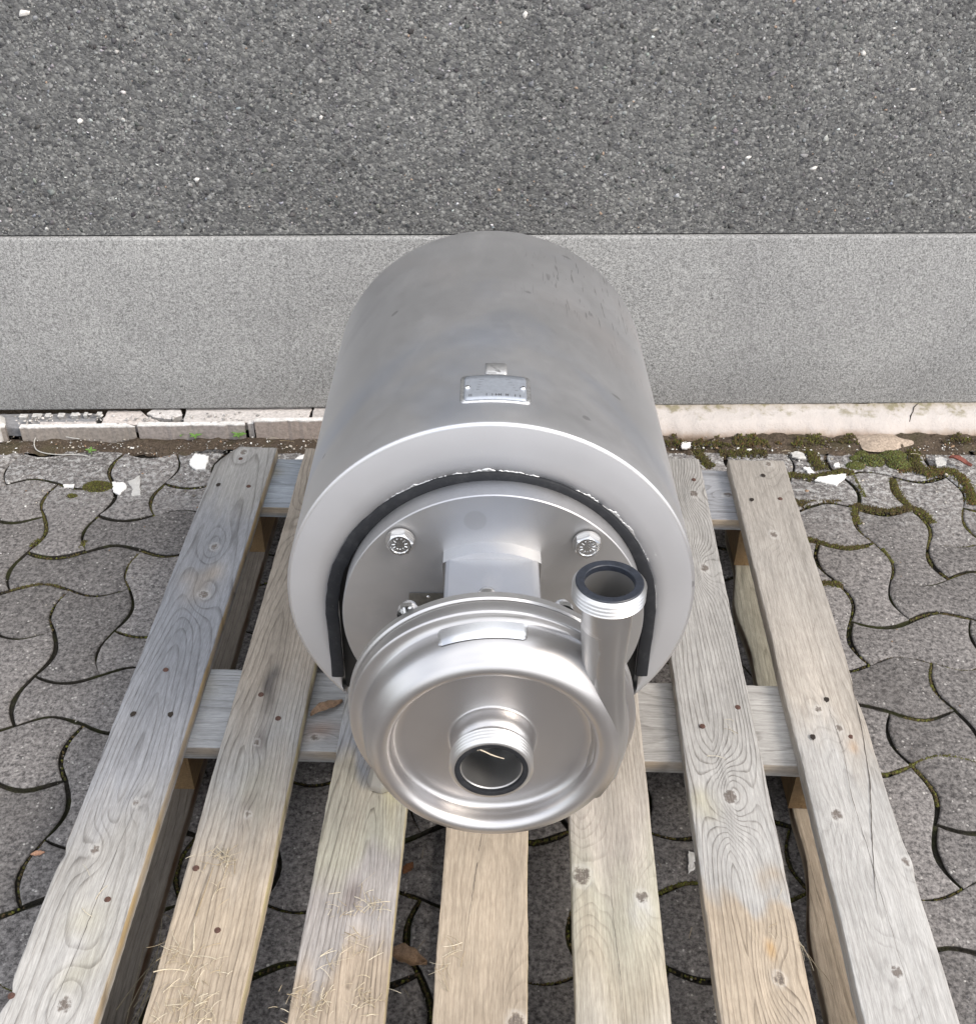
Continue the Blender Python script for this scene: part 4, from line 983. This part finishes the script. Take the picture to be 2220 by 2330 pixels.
moss_line([(.762, .160), (.760, .115), (.765, .087), (.772, .066), (.794, .054), (.801, .020)], .010, 5800, GO+BO, -.003, .004)
moss_line([(.828, .176), (.865, .186), (.884, .194), (.901, .165), (.901, .121), (.896, .079)], .013, 6200, RB+GO, -.002, .005)
moss_line([(.834, .30), (.827, .253), (.823, .206), (.828, .176)], .013, 6600, BO+GO, 0, .005)
moss_line([(.78, .19), (.86, .20)], .014, 3600, RB+BO)
moss_line([(.560, -.036), (.591, -.054), (.624, -.063), (.665, -.056)], .008, 5200, GO+BO, -.003, .004); moss_line([(.690, -.060), (.698, -.099)], .004, 2600, GO)
moss_line([(.555, -.160), (.595, -.165)], .010, 5800, GO+BO, -.003, .004)
for k_ in range(3):
    moss_line([(.33, .250+.013*k_), (.60, .262+.013*k_)], .011, 3600, BO+RB+GO, .007+.004*(k_ == 1), .005, .1-.35*(k_ == 0)); moss_line([(.60, .262+.013*k_), (.72, .270+.013*k_)], .010, 1800, BO+GO, .007, .004, .2); moss_line([(.81, .283+.013*k_), (1.05, .297+.013*k_)], .010, 3400, BO+BO+GO, .007+.004*(k_ == 1), .005, .0)
moss_line([(.385, .255), (.400, .202), (.416, .180)], .013, 6200, GO+BO, -.001, .005); moss_line([(.435, .232), (.53, .237)], .015, 5800, GO+BO, 0, .005)
for (x, y, r, h_) in ((.737, .215, .019, .016), (.775, .228, .022, .018), (.788, .207, .018, .012), (.700, .200, .014, .008), (.722, .240, .010, .008), (.705, .226, .008, .006), (.793, .240, .014, .01)): moss_clump(x, y, r, h_, GG+GO, int(900*r/.02))
moss_clump(-.771, .062, .022, .009, GO, 900); moss_clump(-.81, .031, .008, .003, GO, 120)
moss_line([(-.744, -.10), (-.746, -.125)], .007, 3500, GO+BO); moss_line([(-.835, -.12), (-.826, -.10)], .006, 2500, GO)
# thin moss in many joints
joints = []
for i in range(-22, 8):
    for j in range(-13, 4):
        if (i-j) % 4 != 2: joints.append(edge_pts(i, j, False))
        if (i-j) % 4 != 3: joints.append(edge_pts(i, j, True))
random.seed(21)
for e in joints:
    if random.random() < .55:
        c = e.mean(0)
        if abs(c[0]) < 1.2 and c[1] < .18: moss_line([tuple(q) for q in e], .0016, random.choice((300, 700, 1300)), BO+GO+[(.05, .045, .035)], -.0075, .0028)
for ii_, jj_, hh_ in ((0, -1, 1), (1, 0, 1), (0, -2, 1), (-1, -3, 1), (1, 1, 1), (-1, -4, 1), (0, -3, 0), (-1, -5, 0), (1, 0, 0), (1, 1, 0), (2, 1, 0), (2, 2, 1), (-15, 2, 0), (-14, 1, 0), (-13, 0, 0), (-15, 1, 0), (-14, 0, 1), (-15, 0, 1)): moss_line([tuple(q) for q in edge_pts(ii_, jj_, bool(hh_))], .0026, 2400, BO+GO, -.007, .003, -.5)
for e in (edge_pts(0, -5, True), edge_pts(1, -6, True), edge_pts(-6, -7, True), edge_pts(-5, -6, True), edge_pts(-1, -4, True), edge_pts(-2, -4, True), edge_pts(-4, -6, True), edge_pts(-4, -8, True)): moss_line([tuple(q) for q in e], .003, 2600, GO, -.006, .003)
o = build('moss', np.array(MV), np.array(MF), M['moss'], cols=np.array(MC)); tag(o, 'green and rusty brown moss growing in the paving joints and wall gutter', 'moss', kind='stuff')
# small gravel and plaster crumbs
n_ = 3200; xs = RNG.uniform(-1.15, 1.15, n_); ys = edge_y(xs) + .03 - np.abs(RNG.normal(0, .10, n_))
ys = np.where(RNG.uniform(0, 1, n_) < .35, edge_y(xs)+RNG.uniform(-.01, .05, n_), ys); S = np.clip(RNG.lognormal(math.log(.0011), .45, n_), .0006, .004)
pal = np.array([(.75, .74, .71), (.35, .33, .30), (.18, .16, .14), (.50, .45, .38), (.30, .20, .13)]); ix = RNG.choice(5, n_, p=[.22, .25, .25, .16, .12])
zz = np.where(ys > edge_y(xs), .006, .0006); V1 = blobs(np.stack([xs, ys, zz], 1), S, pal[ix]*RNG.uniform(.8, 1.15, (n_, 1)), 2, .6)
n2 = 1500; x2 = RNG.uniform(-1.1, 1.1, n2); y2 = RNG.uniform(-1.3, .15, n2); V2 = blobs(np.stack([x2, y2, np.full(n2, .0004)], 1), np.clip(RNG.lognormal(math.log(.0008), .4, n2), .0005, .0028), pal[RNG.choice(5, n2)]*.8, 2, .6)
o = build('gravel', np.concatenate([V1[0], V2[0]]), np.concatenate([V1[1], V2[1]+len(V1[0])]), M['stone'], cols=np.concatenate([V1[2], V2[2]])); tag(o, 'fine pale grit and plaster crumbs scattered over the paving', 'gravel', kind='stuff')
# flakes of plaster
def flake(name, poly, th, mat, label, cat='plaster flake', group='plaster flakes on the paving', z=.001, tilt=(0, 0, 0)):
    c = np.mean(poly, 0); P = [(x-c[0], y-c[1]) for x, y in poly]
    if np.sum([P[i][0]*P[(i+1) % len(P)][1]-P[(i+1) % len(P)][0]*P[i][1] for i in range(len(P))]) < 0: P = P[::-1]
    o = rough_slab(name, P, 0, th, (.8, .8, .8), (.6, .6, .6), None, mat, seed=int(abs(c[0])*1e3), bev=.0010, step=.0035, rag=.0009)
    o.location = (c[0], c[1], z); o.rotation_euler = tilt; tag(o, label, cat, group); return o
flake('plaster_flake', [(-.746, .074), (-.724, .075), (-.714, .062), (-.716, .048), (-.720, .034), (-.732, .042), (-.738, .051)], 0.0039, M['white'], 'bright white plaster flake beside the round moss clump on the left')
flake('plaster_flake', [(-.718, .079), (-.708, .086), (-.699, .099), (-.690, .066), (-.680, .036), (-.696, .032), (-.701, .056)], 0.0033, M['greychip'], 'light grey waisted flake between the white flake and the pallet on the left')
flake('plaster_flake', [(-.615, .148), (-.611, .175), (-.596, .172), (-.581, .169), (-.578, .125), (-.595, .122), (-.610, .135)], 0.0050, M['white'], 'large bright white plaster flake next to the far left corner of the pallet')
flake('plaster_flake', [(-.838, .064), (-.816, .066), (-.815, .056), (-.833, .055)], 0.0022, M['white'], 'thin elongated white flake left of the moss clump')
flake('plaster_flake', [(.608, .143), (.618, .153), (.640, .160), (.674, .166), (.668, .150), (.646, .127), (.625, .136)], 0.0039, M['white'], 'long pointed white flake lying on the mossy joint right of the pallet')
flake('plaster_flake', [(.576, .230), (.590, .236), (.602, .229), (.604, .212), (.588, .210), (.577, .216)], 0.0028, M['greychip'], 'pale oval flake just behind the far right end of the pallet', z=.006)
flake('plaster_flake', [(.594, .187), (.607, .189), (.613, .169), (.600, .166)], 0.0028, M['white'], 'small white flake between pointed flake and far right pallet corner')
flake('plaster_flake', [(.359, .249), (.368, .254), (.379, .250), (.376, .234), (.359, .230)], 0.0028, M['white'], 'white flake in the mossy gutter close to the steel shroud', z=.010)
flake('plaster_flake', [(.658, .202), (.668, .207), (.667, .190), (.657, .190)], 0.0033, M['white'], 'tiny white lump beside the bright green moss cushions')
flake('plaster_flake', [(.861, .223), (.875, .230), (.885, .224), (.877, .200), (.858, .196)], 0.0044, M['greychip'], 'crumpled pale chip beside the reddish moss at the right', z=.004)
flake('plaster_flake', [(-.388, .19), (-.392, .170), (-.410, .169), (-.403, .182)], 0.0028, M['white'], 'white triangular flake behind the second deck board from the left')
flake('plaster_flake', [(.268, -.722), (.279, -.724), (.276, -.737), (.272, -.752), (.264, -.758), (.266, -.737)], 0.0017, M['white'], 'narrow white scrap on the paving seen between two right hand deck boards')

# straw
SV, SF, SCc = [], [], []
def stalk(x, y, z, L, a, w=.0007, bend=.3, tilt=0.0, col=None, n=6):
    col = col or random.choice([(.42, .35, .24), (.50, .43, .31), (.34, .27, .17), (.56, .50, .38)]); v = random.uniform(.75, 1.15); col = tuple(c*v for c in col)
    b0 = len(SV); cx_, cy_, cz = x-math.cos(a)*L/2, y-math.sin(a)*L/2, z; aa = a
    for q in range(n+1):
        f = q/n; ww = w*(1-.4*f); nx_, ny_ = -math.sin(aa), math.cos(aa); zq = cz + math.sin(math.pi*f)*.0015 + tilt*f*L
        SV.extend([(cx_+nx_*ww, cy_+ny_*ww, zq), (cx_, cy_, zq+ww*1.3), (cx_-nx_*ww, cy_-ny_*ww, zq)]); SCc.extend([col]*3)
        if q < n: aa += bend/n; cx_ += math.cos(aa)*L/n; cy_ += math.sin(aa)*L/n
    for q in range(n):
        k_ = b0+3*q; SF.extend([(k_, k_+1, k_+4, k_+3), (k_+1, k_+2, k_+5, k_+4), (k_, k_+3, k_+5, k_+2)])
def heap(x, y, n, sx, sy, Lm=.018, z=ZD+.0012):
    for _ in range(n): stalk(x+random.gauss(0, sx), y+random.gauss(0, sy), z+random.uniform(0, .003), random.uniform(.4, 1.4)*Lm, random.uniform(0, 6.28), random.uniform(.0002, .0005), random.gauss(0, .4))
random.seed(4)
heap(-.316, -.862, 26, .012, .010, .022); heap(-.300, -.885, 10, .010, .012, .018); heap(-.330, -.985, 26, .013, .010, .022); heap(-.300, -1.010, 30, .016, .012, .016); heap(-.300, -1.045, 60, .018, .012, .014); heap(-.325, -1.035, 10, .010, .01, .016)
heap(-.125, -.912, 22, .010, .008, .020); heap(-.160, -.922, 18, .012, .008, .012); heap(-.135, -.968, 16, .014, .010, .020); heap(-.165, -.99, 8, .01, .008, .02); heap(-.180, -1.035, 70, .014, .012, .011); heap(-.12, -1.03, 30, .014, .012, .012)
heap(-.030, -.965, 12, .006, .012, .016); heap(-.043, -.995, 10, .004, .008, .02); heap(.33, -.93, 6, .015, .02, .02); heap(.30, -.66, 4, .02, .02, .02); heap(-.45, -.93, 3, .02, .02, .03)
stalk(-.318, -.905, ZD+.003, .065, rad(82), .0008, .1); stalk(-.318, -.962, ZD+.002, .035, rad(100), .0009, .05); stalk(-.335, -1.0, ZD+.004, .035, rad(20), .0007, -.5)
for q in range(7): stalk(.352+q*.003, -.885-q*.006, ZD-.01-.004*q, .05+.005*q, rad(-60+q*9), .0005, -.9, tilt=-.25)
for q in range(9): stalk(-.385+random.gauss(0, .006), -.95+random.gauss(0, .03), .03+random.uniform(0, .05), .11, rad(80+random.gauss(0, 8)), .0006, random.gauss(0, .3), tilt=random.gauss(-.1, .1), col=(.22, .19, .13))
for q in range(40): stalk(random.uniform(-.46, .42), random.uniform(-1.1, -.70), .003, random.uniform(.008, .03), random.uniform(0, 6.28), .0005, random.gauss(0, .4), col=(.30, .25, .17))
for q in range(26): stalk(random.uniform(-1.0, 1.0), .235+random.uniform(-.02, .03), .009, random.uniform(.008, .03), random.uniform(0, 6.28), .0005, random.gauss(0, .6))
o = build('straw', np.array(SV), SF, M['straw'], cols=np.array(SCc)); tag(o, 'dry straw scattered in clumps over the near ends of the deck boards', 'straw', kind='stuff')
# a loop of pale string in the gutter
lp = [(-.820, .160, .004), (-.844, .163, .005), (-.887, .160, .004), (-.928, .169, .005), (-.941, .200, .010), (-.936, .224, .014), (-.917, .232, .016), (-.897, .222, .014), (-.880, .212, .012), (-.850, .207, .012)]
c_ = np.array(lp); tt = np.linspace(0, len(lp)-1, 50)
pp = [tuple(float(np.interp(t, range(len(lp)), c_[:, k_])) for k_ in range(3)) for t in tt]
def smooth_pts(pp, it=6):
    P = np.array(pp)
    for _ in range(it): P[1:-1] = (P[:-2]+2*P[1:-1]+P[2:])/4
    return [tuple(q) for q in P]
st_ = tube('string', smooth_pts(pp), [.0009]*50, simple('pale_string', (.50, .49, .46), .6), None, 6); tag(st_, 'loop of pale string lying in the soil at the foot of the tile ledge', 'string')
# leaves
def leaf(loc, L, W, rz, col, label, curl=.4, parent=None, name='dry_leaf', cat='leaf', tilt=(0, 0), group=None):
    V, Fc, C = [], [], []; n, m_ = 14, 6
    for i in range(n+1):
        f = i/n; w = W*max(0.0, math.sin(math.pi*min(1, f*1.02)))**.8*(1+.12*math.sin(f*21))
        for j in range(m_+1):
            g = j/m_*2-1; V.append(((f-.5)*L, g*w/2, curl*L*.25*(g*g)+curl*L*.15*math.sin(f*5)+.0015)); v = 1-.25*abs(g)+.1*math.sin(f*30); C.append(tuple(c*v for c in col))
    for i in range(n):
        for j in range(m_): Fc.append((i*(m_+1)+j, (i+1)*(m_+1)+j, (i+1)*(m_+1)+j+1, i*(m_+1)+j+1))
    o = build(name, V, Fc, M['leaf'], parent, smooth=True, cols=np.array(C)); o.location = loc; o.rotation_euler = (tilt[0], tilt[1], rz)
    md = o.modifiers.new('thick', 'SOLIDIFY'); md.thickness = .0004
    if label: tag(o, label, cat, group)
    return o
leaf((-.226, -.600, .1235), .050, .016, rad(38), (.30, .20, .13), 'curled brown leaf lying on the middle cross board left of the volute')
leaf((-.094, -.897, .006), .050, .024, rad(-8), (.36, .24, .15), 'curled tan leaf on the paving between two middle deck boards', .7)
leaf((-.104, -.765, .002), .022, .012, rad(60), (.30, .14, .07), 'small reddish brown leaf scrap on paving in the gap below the volute', .3)
leaf((-.596, -.761, .002), .018, .008, rad(15), (.50, .28, .18), 'small orange leaf scrap on the paving left of the pallet', .2)
leaf((.905, .205, .012), .045, .014, rad(-30), (.22, .07, .05), 'dark red curled leaf beside the crumpled chip at the right', .5)
leaf((-.052, -1.03, .004), .03, .02, rad(80), (.26, .16, .10), 'brown leaf on the paving at the bottom edge between the middle boards', .5)
# seedlings
def seedling(x, y, s, n, label, seed, z=.006):
    rs = random.Random(seed); root = empty('seedling', (x, y, z)); tag(root, label, 'seedling', 'green seedlings in the gutter')
    tube('stem', [(0, 0, -.004), (.0005, 0, s*.25), (0, 0, s*.5)], [.0006, .0006, .0005], M['leafstem'], root, 6)
    for q in range(n):
        a = q*2*math.pi/n+rs.uniform(-.3, .3); L = s*rs.uniform(.7, 1.1)
        l = leaf((math.cos(a)*L*.5, math.sin(a)*L*.5, s*.4), L, L*.42, a, (.16, .30, .07), None, .25, root, 'leaf_blade', tilt=(0, -.25))
M['leafstem'] = simple('green_stem', (.15, .25, .06), .6)
seedling(-.815, .168, .013, 4, 'tiny green seedling in the joint left of the white flakes', 1)
seedling(-.620, .222, .014, 5, 'green seedling in the soil behind the large white flake', 2, .01)
seedling(-.533, .230, .019, 8, 'brightest star shaped seedling nearest the far left end of the pallet', 3, .01)
seedling(-.650, .228, .010, 4, 'faint small seedling left of the two larger ones by the tile ledge', 4, .01)
# twig caught in the suction port
tw = tube('twig', [(-.0130, -.2478, U(.0265)), (-.0115, -.2465, U(.0262)), (-.006, -.2440, U(.0205)), (-.001, -.2435, U(.0165)), (.005, -.2435, U(.0135)), (.0115, -.243, U(.0105))], [.0009, .0007, .0006, .0007, .0006, .0004], M['strawtwig'] if 'strawtwig' in M else simple('straw_twig', (.62, .54, .42), .7), None, 6)
tw.matrix_world = mm.copy(); tag(tw, 'thin pale twig lying across the open suction port of the pump', 'twig')
